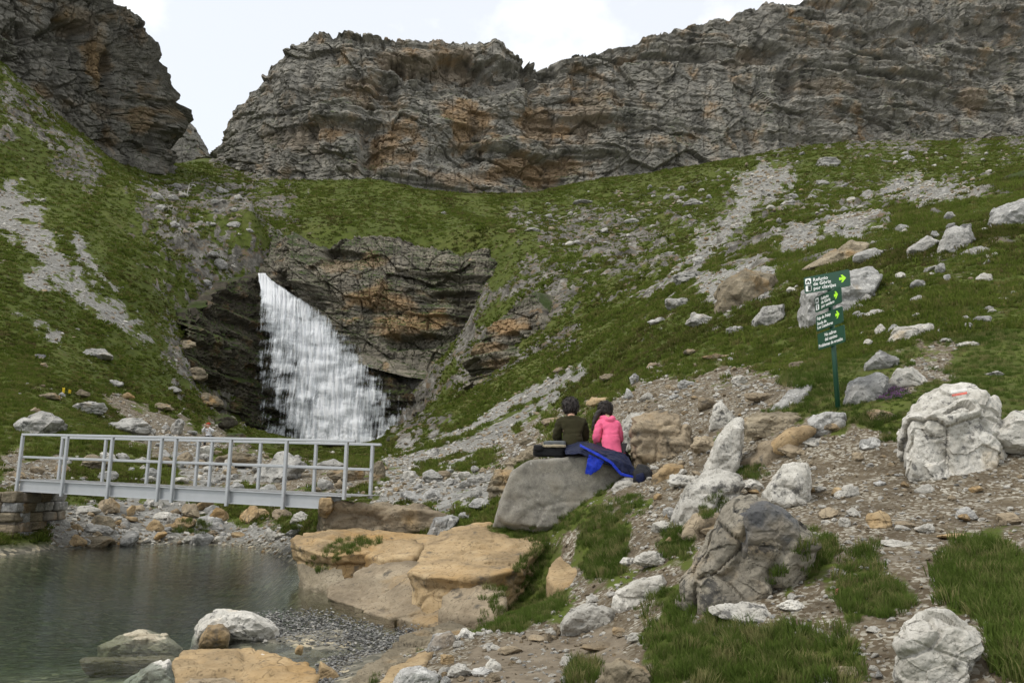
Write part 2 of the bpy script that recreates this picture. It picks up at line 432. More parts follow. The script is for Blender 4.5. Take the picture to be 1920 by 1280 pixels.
EXTRA = [  # x, y, z: ground behind and beside the camera, pool bed, ground behind the cliffs
 (0,0,-1.55),(2.5,1,-1.3),(-2,1,-1.75),(0,-4,-1.6),(5,-3,-1.2),(-5,-3,-2.1),(4.5,2.5,-.85),(8,3,0.3),(-9,1,-2.2),(9,-3,0.4),
 (-2.4,6.2,-1.78),(-3.2,6.5,-1.82),(-5.5,8,-2.02),(-8,10,-2.45),(-5.2,12.5,-2.6),(-8,15,-2.5),(-11,13,-2.3),(-4.3,15.5,-2.1),(-3.0,12.6,-2.0),(-2.8,9.6,-1.85),(-3.6,8.6,-1.9),(-2.3,8.7,-1.63),(-1.9,9.2,-1.62),(-2.8,8.8,-1.68),(-2.2,7.8,-1.78),(-4.2,7.4,-1.84),(-6,18.5,-2.0),(-9.3,18.2,-2.0),(-14,14,-1.9),(-18,16,-1.2),(-12,7,-2.0),(-6,4,-1.9),
 (-14,19.5,-.4),(-20,24,.8),
 (0,262,88),(60,275,104),(120,290,116),(-60,262,92),(200,290,118),(-110,230,90),(-150,200,92),(-40,330,100),(60,380,110),(-200,330,110),(200,380,120),
]
PTS = np.vstack([PTS, np.array(EXTRA, float)])
WATER_Z = -1.65
CU0 = 6.0

def _uv(x, y): return x / (y + CU0), np.log(y + CU0)

def _tps_fit(u, v, w, lam):
    n = len(u)
    r2 = (u[:, None] - u[None]) ** 2 + (v[:, None] - v[None]) ** 2
    K = .5 * r2 * np.log(r2 + 1e-12) + lam * np.eye(n)
    Pm = np.stack([np.ones(n), u, v], 1)
    A = np.zeros((n + 3, n + 3)); A[:n, :n] = K; A[:n, n:] = Pm; A[n:, :n] = Pm.T
    return np.linalg.solve(A, np.concatenate([w, np.zeros(3)]))

_pu, _pv = _uv(PTS[:, 0], PTS[:, 1])
VS = 0.55                                                # weight of distance against bearing
_sol = _tps_fit(_pu, _pv * VS, PTS[:, 2] / (PTS[:, 1] + CU0), 2e-4)

def base_height(x, y):
    x = np.asarray(x, float); y = np.asarray(y, float)
    u, v = _uv(x, y); v = v * VS
    w_ = _sol[-3] + _sol[-2] * u + _sol[-1] * v
    for k in range(len(_pu)):
        r2 = (u - _pu[k]) ** 2 + (v - _pv[k] * VS) ** 2
        w_ = w_ + _sol[k] * .5 * r2 * np.log(r2 + 1e-12)
    return w_ * (y + CU0)

NR, NCOL = 640, 560
_vv = np.linspace(math.log(1.6), math.log(330 + CU0), NR)
_uu = np.linspace(-1.02, 1.02, NCOL)
_U, _Vg = np.meshgrid(_uu, _vv)
GY = np.exp(_Vg) - CU0
GX = _U * (GY + CU0)
GX_f, GY_f = GX.ravel(), GY.ravel()
Z0 = base_height(GX_f, GY_f)
GORGE = [(335,600,86,668,82),(360,588,88,718,84),(390,570,92,772,88),(420,545,96,806,92),(450,525,100,824,96),(490,512,105,829,101),(520,525,107,826,103),(560,565,106,826,103),(610,600,105,826,102.5),(660,650,103.5,826,101.5),(720,700,102,822,100),(770,745,100,814,98),(830,755,97,790,95)]
def _keep_behind():
    """the ground stays behind the gorge walls and below the line of the meadow"""
    g = np.array(GORGE, float)
    gx = np.array([P(a, d, e) for a, _, _, d, e in GORGE])
    ang = GX_f / np.maximum(GY_f, 1); ga = gx[:, 0] / gx[:, 1]
    zb = np.interp(ang, ga, gx[:, 2]); db = np.interp(ang, ga, gx[:, 1])
    cap = zb + np.maximum(0, GY_f - (db + 1.2)) * 4.5
    win = sstep(ga[0] - .005, ga[1], ang) * sstep(ga[-1] + .004, ga[-2], ang) * sstep(-16, -7, GY_f - db) * (GY_f < db + 14)
    z = np.where((win > 0) & (Z0 > cap), Z0 + (cap - Z0) * win, Z0)
    # meadow line
    px, py = proj(np.stack([GX_f, GY_f, z], 1))
    ok = (GY_f > 108) & (GY_f < 192)
    ycap = np.interp(np.log(GY_f.clip(1)), np.log([108, 124, 160, 192]), [446, 424, 378, 340])
    wn = ok * sstep(470, 520, px) * sstep(1000, 900, px)
    over = np.clip(ycap - py, 0, None) * wn
    return z - over / FPX * GY_f
Z0 = _keep_behind()
PXg, PYg = proj(np.stack([GX_f, GY_f, Z0], 1))
FRONT = GY_f > .5

def mask(polys, soft=14, warp=10, dmin=0, dmax=1e9):
    """where on the ground a patch lies, from its outline in the photograph"""
    m = np.zeros(len(GX_f))
    sel = FRONT & (GY_f > dmin) & (GY_f < dmax)
    idx = np.nonzero(sel)[0]
    q = np.stack([PXg[idx] / 60, PYg[idx] / 60, np.zeros(len(idx))], 1)
    wx = fbm(q, 3) * warp + .8 * warp * fbm(q * 4.3 + 3, 3)
    for pl in polys:
        sd = poly_sd(PXg[idx], PYg[idx], pl) + wx
        m[idx] = np.maximum(m[idx], sstep(-soft, soft, sd))
    return m

SCREE = [  # grey scree and gravel, outlines in the photograph
 [(-40,325),(30,340),(75,395),(112,430),(118,480),(165,540),(215,570),(245,600),(290,640),(275,650),(215,610),(150,565),(110,530),(60,545),(25,525),(68,500),(45,450),(-40,420)],
 [(135,450),(150,455),(185,505),(215,540),(205,540),(160,490)],
 [(18,560),(50,590),(110,625),(100,635),(60,605),(20,575)],
 [(720,850),(800,835),(880,795),(960,745),(1040,700),(1085,690),(1080,715),(1000,775),(930,830),(870,875),(790,885),(730,880)],
 [(1190,560),(1240,525),(1290,470),(1340,410),(1390,330),(1440,310),(1480,340),(1430,380),(1380,430),(1330,480),(1290,520),(1230,560)],
 [(1440,460),(1500,425),(1590,390),(1650,380),(1700,400),(1640,430),(1560,455),(1490,480)],
 [(1620,370),(1680,340),(1800,345),(1830,365),(1780,380),(1680,385)],
 [(1310,520),(1400,490),(1470,500),(1440,560),(1360,580),(1310,560)],
 [(120,930),(330,940),(480,985),(560,1000),(560,1030),(110,1030)],
 [(330,850),(470,870),(470,905),(330,905)],
 [(700,880),(900,880),(940,930),(860,960),(700,930)],
]
DIRT = [
 [(1040,775),(1180,722),(1320,690),(1450,690),(1500,730),(1500,760),(1380,800),(1330,900),(1250,1010),(1190,1010),(1180,900),(1190,800)],
 [(1180,880),(1330,820),(1500,790),(1700,830),(1920,850),(1990,900),(1990,1000),(1870,1010),(1700,1000),(1600,1030),(1540,980),(1330,990),(1250,1030),(1180,1010)],
 [(640,1290),(830,1200),(900,1170),(1000,1190),(1080,1130),(1180,1090),(1230,1120),(1230,1200),(1180,1290)],
 [(1330,1190),(1480,1090),(1560,1050),(1660,1120),(1640,1180),(1500,1190)],
 [(1560,1290),(1590,1190),(1700,1150),(1850,1250),(1900,1290)],
 [(0,850),(110,860),(130,930),(0,930)],[(330,862),(480,850),(640,868),(720,880),(700,935),(520,920),(340,915)],
 [(200,740),(420,800),(430,850),(330,880),(250,830)],
 [(100,985),(330,960),(560,990),(560,1040),(100,1040)],
 [(900,830),(1010,780),(1060,850),(940,910)],
 [(1690,660),(1790,640),(1800,700),(1700,720)],
]
ROCKY = [
 [(230,330),(480,330),(520,460),(500,720),(460,830),(390,800),(330,700),(300,640),(360,560),(320,480),(260,400)],
 [(0,120),(110,200),(220,330),(190,360),(60,300),(0,260)],
 [(400,300),(540,310),(560,420),(480,440),(400,360)],
 [(700,640),(860,560),(1010,480),(1110,460),(1080,560),(1100,660),(1010,700),(860,750),(780,830),(720,790)],
 [(960,400),(1130,380),(1250,430),(1290,500),(1200,520),(1010,470)],
 [(1420,255),(1960,235),(1960,300),(1800,290),(1600,285),(1430,300)],
]
GRASSY = [  # turf inside the earthy foreground
 [(892,1180),(905,1120),(960,1070),(1005,1010),(1040,1030),(1060,1110),(1050,1150),(960,1190)],[(1085,1000),(1130,955),(1170,970),(1180,1020),(1170,1080),(1110,1095),(1085,1050)],[(1235,1050),(1238,1000),(1265,985),(1300,1010),(1290,1050)],
 [(920,990),(1000,985),(1090,960),(1180,930),(1215,945),(1150,985),(1000,1004)],[(1060,1290),(1075,1240),(1120,1228),(1135,1270),(1110,1290)],[(1210,1240),(1215,1110),(1270,1105),(1330,1160),(1420,1185),(1600,1190),(1620,1290),(1230,1290)],
 [(1745,1060),(1790,1015),(1860,1010),(1960,1050),(1960,1300),(1870,1260),(1860,1170),(1760,1130)],[(1580,1040),(1640,1015),(1660,1080),(1720,1120),(1700,1150),(1590,1170),(1560,1110)],[(1440,1090),(1500,1020),(1560,1005),(1580,1030),(1520,1080),(1470,1105)]]
DIRT += [[(870,1300),(880,1170),(1000,1000),(1180,880),(1330,830),(1960,830),(1980,1300)]]
OUTCROP = [[(960,400),(1330,330),(1900,320),(1900,470),(1500,520),(1300,640),(1100,600)], [(230,330),(480,330),(500,560),(300,640)]]
MUD = [[(840,1290),(900,1215),(1000,1185),(1120,1170),(1190,1195),(1160,1290)]]
m_scree = mask(SCREE, 22, 22)
m_dirt = mask(DIRT, 34, 26)
m_dirt = m_dirt * (1 - mask(GRASSY, 42, 24, 2, 14))
m_rock = mask(ROCKY, 26, 34, 30)
m_mud = mask(MUD, 18, 10, 0, 9)
m_bed = sstep(WATER_Z + .22, WATER_Z + .06, Z0) * (GY_f < 24) * (GX_f < 0)
_q = np.stack([GX_f, GY_f, Z0], 1)
# rocky knobs where the slope has them
_rn = fbm(_q / np.array([7., 7., 3.5]), 4)
m_rock = m_rock * sstep(-.30, .12, _rn)
m_scree = m_scree * np.where(GY_f > 24, .25 + .75 * sstep(-.70, -.18, fbm(_q / 3.6 + 11, 4)), 1)
m_rock = np.maximum(m_rock, mask(OUTCROP, 40, 20, 18) * sstep(.22, .42, fbm(_q / np.array([2.6, 2.6, 1.6]) + 31, 4)))
# relief: hummocks in the grass, blocks in the rocky ground, fine lumps close by
_amp = np.clip(.018 + .0038 * (GY_f - 4), .015, .30)
hum = np.abs(perlin(_q / 1.15)) * 1.1 + .5 * np.abs(perlin(_q / .52 + 5)) - .4
z_rel = _amp * hum * (1 - .75 * np.maximum(m_scree, m_bed)) * (1 - .5 * m_dirt)
z_rel += np.clip(.006 * (GY_f - 10), 0, 1.1) * fbm(_q / 9.0, 3) * (GY_f < 190)
cv, cg = cells(np.stack([GX_f / 3.2, GY_f / 3.2, Z0 / 1.6], 1), 2)
z_rel += m_rock * (GY_f > 30) * ((cv - .4) * np.clip(.015 * GY_f, .3, 1.5) * sstep(0, .18, cg))
cv2, cg2 = cells(np.stack([GX_f / 1.1, GY_f / 1.1, Z0 / .6], 1), 6)
z_rel += m_rock * (GY_f > 18) * (cv2 - .4) * np.clip(.006 * GY_f, .12, .6) * sstep(0, .15, cg2)
z_rel += .02 * fbm(_q * 2.3, 3) * sstep(30, 4, GY_f)
Z1 = Z0 + z_rel
terr_co = np.stack([GX_f, GY_f, Z1], 1)
me = np_mesh('ground', terr_co, grid_faces(NR, NCOL), M['ground'])
for nm, a in (('scree', m_scree), ('dirt', m_dirt), ('rock', m_rock), ('mud', m_mud), ('bed', m_bed)):
    set_attr(me, nm, a)
ground = mesh_obj('ground', me)
tag(ground, 'grassy mountainside with grey scree, brown earth path and rocky knobs', None, None, 'structure')

ZG = Z1.reshape(NR, NCOL)
def _bil(F, x, y):
    x = np.asarray(x, float); y = np.asarray(y, float)
    u = (x / (y + CU0) - _uu[0]) / (_uu[1] - _uu[0]); v = (np.log(y + CU0) - _vv[0]) / (_vv[1] - _vv[0])
    u = np.clip(u, 0, NCOL - 1.001); v = np.clip(v, 0, NR - 1.001)
    i = v.astype(int); j = u.astype(int); a = v - i; b_ = u - j
    return (F[i, j] * (1 - a) * (1 - b_) + F[i + 1, j] * a * (1 - b_) + F[i, j + 1] * (1 - a) * b_ + F[i + 1, j + 1] * a * b_)
def ground_z(x, y): return _bil(ZG, x, y)
GM = {k: v.reshape(NR, NCOL) for k, v in dict(scree=m_scree, dirt=m_dirt, rock=m_rock, mud=m_mud, bed=m_bed).items()}

def hit(px, py, dmin=2.0, dmax=260.0):
    """first point of the ground along the sight line through a photograph pixel"""
    D = np.exp(np.linspace(math.log(dmin), math.log(dmax), 900))
    d = _F + _CR * ((px - 960.0) / FPX) + _CU * (-(py - 640.0) / FPX)
    p = d[None] * (D / d[1])[:, None]
    below = p[:, 2] < ground_z(p[:, 0], p[:, 1])
    k = int(np.argmax(below)) if below.any() else len(D) - 1
    return p[k]
# ------------------------------------------------------------------ cliffs
def interp(st, k, x):
    st = np.asarray(st, float)
    return np.interp(x, st[:, 0], st[:, k])

def cliff(name, st, ncol, nrow, mat, label, amp=1.0, layer=4.0, dip=0.0, recess=(), ochre=(), seed=0, jag=1.0, lean=0.0, cap=40.0, cell=(6.5, 4.5)):
    """st: stations (px, top_py, top_D, base_py, base_D) along the wall, surveyed in the photograph"""
    st = np.asarray(st, float)
    xs = np.linspace(st[0, 0], st[-1, 0], ncol)
    k = max(3, ncol // 60)
    ker = np.hanning(k + 2)[1:-1]; ker /= ker.sum()
    sm = lambda a: np.convolve(np.pad(a, (k, k), 'edge'), ker, 'same')[k:-k]
    top = np.array([P(a, b_, c) for a, b_, c in zip(xs, interp(st, 1, xs), sm(interp(st, 2, xs)))])
    bas = np.array([P(a, b_, c) for a, b_, c in zip(xs, sm(interp(st, 3, xs)), sm(interp(st, 4, xs)))])
    mid = .5 * (top + bas); t_ = np.gradient(mid[:, :2], axis=0)
    for j in (0, 1): t_[:, j] = np.convolve(np.pad(t_[:, j], (60, 60), 'edge'), np.ones(61) / 61, 'same')[60:-60]
    t_ /= np.linalg.norm(t_, axis=1)[:, None] + 1e-9
    nrm = np.stack([t_[:, 1], -t_[:, 0]], 1)                       # towards the viewer's side
    sm_ = np.concatenate([[0], np.cumsum(np.linalg.norm(np.diff(mid[:, :2], axis=0), axis=1))])
    H = (top - bas)[:, 2].mean()
    # jagged top edge
    j1, _ = cells(np.stack([sm_ / (.05 * H), np.full(ncol, seed + .5)], 1), seed)
    j2, _ = cells(np.stack([sm_ / (.016 * H), np.full(ncol, seed + 3.5)], 1), seed + 1)
    top[:, 2] += jag * H * (.022 * (j1 - .5) + .014 * (j2 - .5))
    tt = np.concatenate([np.linspace(-.10, 1, nrow), np.full(6, 1.0)])
    capk = np.concatenate([np.zeros(nrow), np.array([.02, .06, .15, .35, .65, 1.0])])
    nr = len(tt)
    T, S = np.meshgrid(tt, np.arange(ncol), indexing='ij')
    Sx = sm_[S.astype(int)]
    prof = T + lean * np.sin(np.clip(T, 0, 1) * math.pi)
    B = bas[S.astype(int)]; Tp = top[S.astype(int)]
    pos = B + (Tp - B) * prof[..., None]
    pos[..., 2] = B[..., 2] + (Tp - B)[..., 2] * T
    z = pos[..., 2].ravel(); s = Sx.ravel()
    n3 = lambda a, b_, c=0.0: np.stack([s / a, z / b_, np.full(len(s), seed * 7.7 + c)], 1)
    warp = fbm(n3(layer * 16, layer * 14), 2) * layer * .32 + dip * s
    zz = z + warp
    L1 = perlin(np.stack([zz / layer, s / (layer * 14), np.full(len(s), seed + .3)], 1))
    L2 = perlin(np.stack([zz / (layer * .32), s / (layer * 6), np.full(len(s), seed + 4.3)], 1))
    L3 = perlin(np.stack([zz / (layer * .12), s / (layer * 2.5), np.full(len(s), seed + 8.3)], 1))
    sq = lambda a, g: np.tanh(a * g)
    c0, g0 = cells(np.stack([s / (layer * 2.6), zz / (layer * 2.0)], 1), seed + 9)
    c1, g1 = cells(np.stack([(s + .25 * zz) / (layer * cell[0] / 5), zz / (layer * cell[1] / 5)], 1), seed)
    c2, g2 = cells(np.stack([s / (layer * .42), zz / (layer * .20)], 1), seed + 5)
    c3, g3 = cells(np.stack([s / (layer * .16), zz / (layer * .11)], 1), seed + 7)
    butt = ridged(n3(layer * 4, layer * 40, 2.2), 3)
    joint = np.abs(perlin(n3(layer * 1.1, layer * 14, 6.6)))                              # upright joints
    big = fbm(n3(layer * 6, layer * 9, 5.1), 3)
    hard = .25 + 1.0 * sstep(-.35, .45, fbm(n3(layer * 8, layer * 5, 9.7), 3))            # where the bedding stands out
    d = layer * (hard * (.26 * sq(L1, 6) + .12 * sq(L2, 6) + .045 * sq(L3, 4)) + .50 * (c0 - .5) + .34 * (c1 - .5) + .11 * (c2 - .5) + .045 * (c3 - .5)
                 - .14 * (1 - sstep(0, .06, g1)) - .08 * (1 - sstep(0, .10, g2)) - .12 * (1 - sstep(0, .07, joint)) + .50 * big - .30 * np.clip(butt, -1, 1.2))
    d *= amp
    px, py = proj(pos.reshape(-1, 3))
    wob = fbm(np.stack([px / 45, py / 30, np.full(len(px), 3.3)], 1), 3)
    oc = np.zeros(len(px))
    for (cx, cy, rx, ry, depth) in recess:
        r = np.sqrt(((px - cx) / rx) ** 2 + ((py - cy) / ry) ** 2) + .35 * wob
        up = np.where(py < cy, 1.0, .75)
        d -= depth * sstep(1.15, .55, r) * up
    for (cx, cy, rx, ry, v) in ochre:
        r = np.sqrt(((px - cx) / rx) ** 2 + ((py - cy) / ry) ** 2) + .8 * wob
        oc = np.maximum(oc, v * sstep(1.2, .5, r))
    fade = sstep(-.02, .08, T.ravel())
    d = d * (.35 + .65 * fade) * (1 - .5 * (capk[:, None] * np.ones(ncol)).ravel())
    N = nrm[S.astype(int)].reshape(-1, 2)
    pos = pos.reshape(-1, 3)
    pos[:, :2] += N * d[:, None]
    back = (capk[:, None] * np.ones(ncol)).ravel() * cap
    pos[:, :2] -= N * back[:, None]
    pos[:, 2] += np.where(back > 0, .10 * back * perlin(pos / 6.0) - .06 * back, 0)
    me = np_mesh(name, pos, grid_faces(nr, ncol), mat, False)
    set_attr(me, 'ochre', oc)
    o = mesh_obj(name, me)
    tag(o, label, None, None, 'structure')
    return o

RIGHT = [ # px, top y, top D, base y, base D
 (365,300,236,330,225),(380,288,232,345,215),(408,250,226,345,208),(446,204,220,345,204),(476,166,215,345,200),(508,128,211,342,197),(542,94,208,340,195),(588,64,206,338,193),(625,66,206,338,192),(650,58,206,338,191),
 (690,66,206,340,191),(760,68,207,348,194),(850,72,209,362,198),(940,68,211,368,202),(960,85,213,368,203),(990,108,218,367,206),(1030,121,224,364,208),(1045,110,222,360,208),(1060,102,221,356,208),(1110,88,221,345,208),(1150,75,221,338,209),(1200,66,222,332,210),
 (1260,56,223,324,211),(1265,45,223,323,211),(1340,31,225,312,213),(1420,20,227,298,217),(1430,8,227,296,217),(1500,0,229,286,221),(1600,-30,231,280,225),(1750,-50,235,275,229),(1920,-60,240,270,233),(2100,-70,246,262,238),(2400,-80,258,250,248)]
cliff('cliff', RIGHT, 840, 250, M['cliff'], 'long grey limestone cliff with ochre stains above the green meadow', 1.0, 5.2, .02,
      recess=[(880,135,150,34,8.5),(720,190,32,70,3.5),(690,270,20,80,3.5),(900,245,70,16,3.0),(880,290,90,20,3.0),(1090,290,60,12,3.0),(1000,200,14,60,2.5),(1180,100,170,8,3.0),
              (1730,60,90,22,5),(1440,100,50,20,5),(1480,160,22,40,4.0),(1570,62,14,10,3.5),(1850,50,40,20,3.5),(1690,80,20,16,2.5),(1890,100,14,50,3.0)],
      ochre=[(880,220,70,40,.9),(730,270,50,45,.75),(1020,240,60,40,.6),(1000,310,110,30,.75),(900,330,120,18,.5),(680,160,40,30,.4),(800,110,120,25,.35),(1100,200,40,60,.35),(1420,100,40,20,.35),(1560,160,60,16,.3),(1840,180,30,30,.4),(560,250,60,30,.3)],
      seed=1, lean=-.12)
LEFT = [(-420,-420,110,140,118),(-150,-320,120,60,128),(0,-240,128,120,138),(60,-170,133,170,144),(120,-90,139,225,150),(180,-35,146,268,158),(215,-8,150,285,163),(232,8,153,290,166),(262,30,157,297,171),(285,55,160,302,175),(302,85,163,306,179),(309,120,166,308,182),(322,165,171,311,186),(338,205,178,314,192),(345,240,184,316,196),(345,290,200,317,204)]
cliff('cliff', LEFT, 330, 260, M['cliff_shaded'], 'dark overhanging cliff wall on the left above the grassy slope', 1.0, 5.0, -.25,
      recess=[(140,60,50,30,5.0),(125,95,16,40,3.0),(285,265,12,40,4.0),(40,60,40,25,3.0),(220,150,14,60,2.0)],
      ochre=[(205,120,26,60,.6),(265,215,40,40,.65),(170,30,50,30,.35),(200,205,20,20,.4)], seed=4, lean=-.08)
FAR = [(300,225,300,330,292),(322,212,300,330,292),(340,206,300,330,292),(356,222,302,330,292),(372,244,304,330,292),(386,268,308,330,294),(397,292,312,332,296),(425,322,316,340,298)]
cliff('cliff', FAR, 90, 80, M['cliff_shaded'], 'far cliff shoulder filling the notch behind the dark wall', .7, 4.0, -.3, seed=6)
BAND = [(470,452,116,560,109),(490,432,115,600,107),(515,438,114,640,106),(545,432,113,640,105),(575,455,112,640,104.5),(620,465,112,645,104),(660,440,112,655,103.5),(700,436,112,665,103),(760,452,111.5,680,102.5),(820,468,111,690,102),(860,474,110,650,102.5),(900,466,110,560,103.5),(930,462,111,520,105),(960,470,113,500,108)]
cliff('rock_band', BAND, 330, 170, M['ledge'], 'layered brown rock band jutting out beside the waterfall', 1.0, 2.6, .10,
      recess=[(640,480,40,12,2.2),(520,560,30,60,2.0),(780,640,80,16,2.4),(560,600,60,40,1.5),(850,560,60,14,2.0)],
      ochre=[(720,560,70,26,.7),(780,600,70,20,.8),(700,490,40,14,.4),(640,500,50,16,.3),(740,620,60,16,.6)], seed=2, cap=11, lean=-.25)
cliff('gorge_wall', GORGE, 300, 170, M['wet_rock'], 'wet black rock wall of the gorge behind the waterfall', 1.0, 2.0, .05, seed=8, cap=2, lean=-.15, jag=3.0)
KNOLL = [(868,690,76,740,73),(885,640,76,725,72),(905,610,76,712,71),(940,580,76,700,69.5),(975,560,76,692,68),(1000,545,76,685,66.5),(1012,580,74,680,66),(1030,640,70,676,66)]
cliff('rock_band', KNOLL, 150, 110, M['ledge'], 'ochre stepped rock face above the green bank right of the fall', 1.0, 1.7, -.10,
      recess=[(950,630,26,14,1.2),(975,650,10,40,1.2)], ochre=[(930,610,40,18,.8),(900,650,50,14,.5),(990,650,20,30,.7),(930,680,40,14,.4)], seed=3, cap=3, lean=-.1)

BANK = [(1790,372,46,380,45),(1815,362,45,374,44),(1850,344,44,362,43),(1890,328,43,350,42),(1925,316,42,342,41),(2000,292,41,325,40),(2100,262,40,300,39)]
cliff('earth_bank', BANK, 120, 24, M['wet_rock'], 'dark eroded bank edge crossing the upper slope', .35, 1.0, 0, seed=12, cap=2.0, jag=.5)
# ------------------------------------------------------------------ pool, stream and waterfall
def water_mat(name, absorb, dens, ripple=1.0, flow=(1.0, 1.0, 1.0)):
    b = NB(name); c = b.coord('Object', flow)
    h = b.math('ADD', b.noise(c, 5.5, 3, .55, .6), b.math('MULTIPLY', b.noise(c, 19.0, 2, .5, .4), .35))
    h = b.math('ADD', h, b.math('MULTIPLY', b.noise(c, 1.3, 2, .5), 1.2))
    nm = b.bump(h, .5 * ripple, .022)
    fr = b.n('Fresnel'); fr.inputs['IOR'].default_value = 1.33; b.l(nm, fr.inputs['Normal'])
    gl = b.n('BsdfGlossy'); gl.inputs['Roughness'].default_value = .06; gl.inputs['Color'].default_value = (1, 1, 1, 1); b.l(nm, gl.inputs['Normal'])
    tr = b.n('BsdfTransparent'); tr.inputs['Color'].default_value = (.93, .97, .95, 1)
    mx = b.n('MixShader'); b.l(fr.outputs[0], mx.inputs[0]); b.l(tr.outputs[0], mx.inputs[1]); b.l(gl.outputs[0], mx.inputs[2])
    va = b.n('VolumeAbsorption'); va.inputs['Color'].default_value = (*absorb, 1); va.inputs['Density'].default_value = dens
    b.l(va.outputs[0], b.out.inputs['Volume'])
    return b.done(mx.outputs[0])
M['water'] = water_mat('pool_water', (.44, .62, .46), .75, .7, (1.0, 1.7, 1.0))

def box_water(name, outline, z, depth, label, mat):
    bm = bmesh.new()
    top = [bm.verts.new((x, y, z)) for x, y in outline]; bot = [bm.verts.new((x, y, z - depth)) for x, y in outline]
    bm.faces.new(top); bm.faces.new(bot[::-1]); n = len(outline)
    for k in range(n):
        bm.faces.new((top[k], bot[k], bot[(k + 1) % n], top[(k + 1) % n]))
    bmesh.ops.recalc_face_normals(bm, faces=bm.faces)
    me = bpy.data.meshes.new(name); bm.to_mesh(me); bm.free(); me.materials.append(mat)
    return tag(mesh_obj(name, me), label, None, None, 'structure')
box_water('pool_water', [(-34, -6), (-1.0, -6), (-.9, 5), (-1.2, 9), (-1.8, 13), (-3.2, 17), (-4.5, 24.5), (-34, 24.5)], WATER_Z, 2.2, 'clear dark green pool of rippling water below the footbridge', M['water'])

def foam_mat(name, s=1.0):
    """falling white water: dense strands with gaps between them"""
    b = NB(name)
    uvn = b.n('UVMap'); mp = b.n('Mapping'); b.l(uvn.outputs[0], mp.inputs[0]); mp.inputs['Scale'].default_value = (1, .09, 1)
    c = mp.outputs[0]
    st = b.noise(c, 2.6 * s, 5, .68, .3)
    mp2 = b.n('Mapping'); b.l(uvn.outputs[0], mp2.inputs[0]); mp2.inputs['Scale'].default_value = (.30, 1.0, 1)
    br = b.noise(mp2.outputs[0], 1.3 * s, 5, .7, .4)
    d = b.attr('dens')
    f = b.math('ADD', b.math('MULTIPLY', b.math('SUBTRACT', st, .5), 2.7), b.math('MULTIPLY', b.math('SUBTRACT', br, .5), 1.1))
    f = b.math('ADD', f, d)
    a = b.ramp(f, [(.14, 0.0), (.55, .50), (1.0, .96)])
    col = b.mix(b.ramp(f, [(.4, 0.0), (1.15, 1.0)]), (.70, .73, .75), (.95, .96, .97))
    df = b.n('BsdfDiffuse'); b.put(df.inputs['Color'], col)
    nm = b.bump(st, .35, .15); b.l(nm, df.inputs['Normal'])
    tl = b.n('BsdfTranslucent'); b.put(tl.inputs['Color'], col)
    ms = b.n('MixShader'); ms.inputs[0].default_value = .35; b.l(df.outputs[0], ms.inputs[1]); b.l(tl.outputs[0], ms.inputs[2])
    tr = b.n('BsdfTransparent')
    mx = b.n('MixShader'); b.l(a, mx.inputs[0]); b.l(tr.outputs[0], mx.inputs[1]); b.l(ms.outputs[0], mx.inputs[2])
    return b.done(mx.outputs[0])
M['foam'] = foam_mat('falling_water')
M['foam_small'] = foam_mat('cascade_water', 3.0)

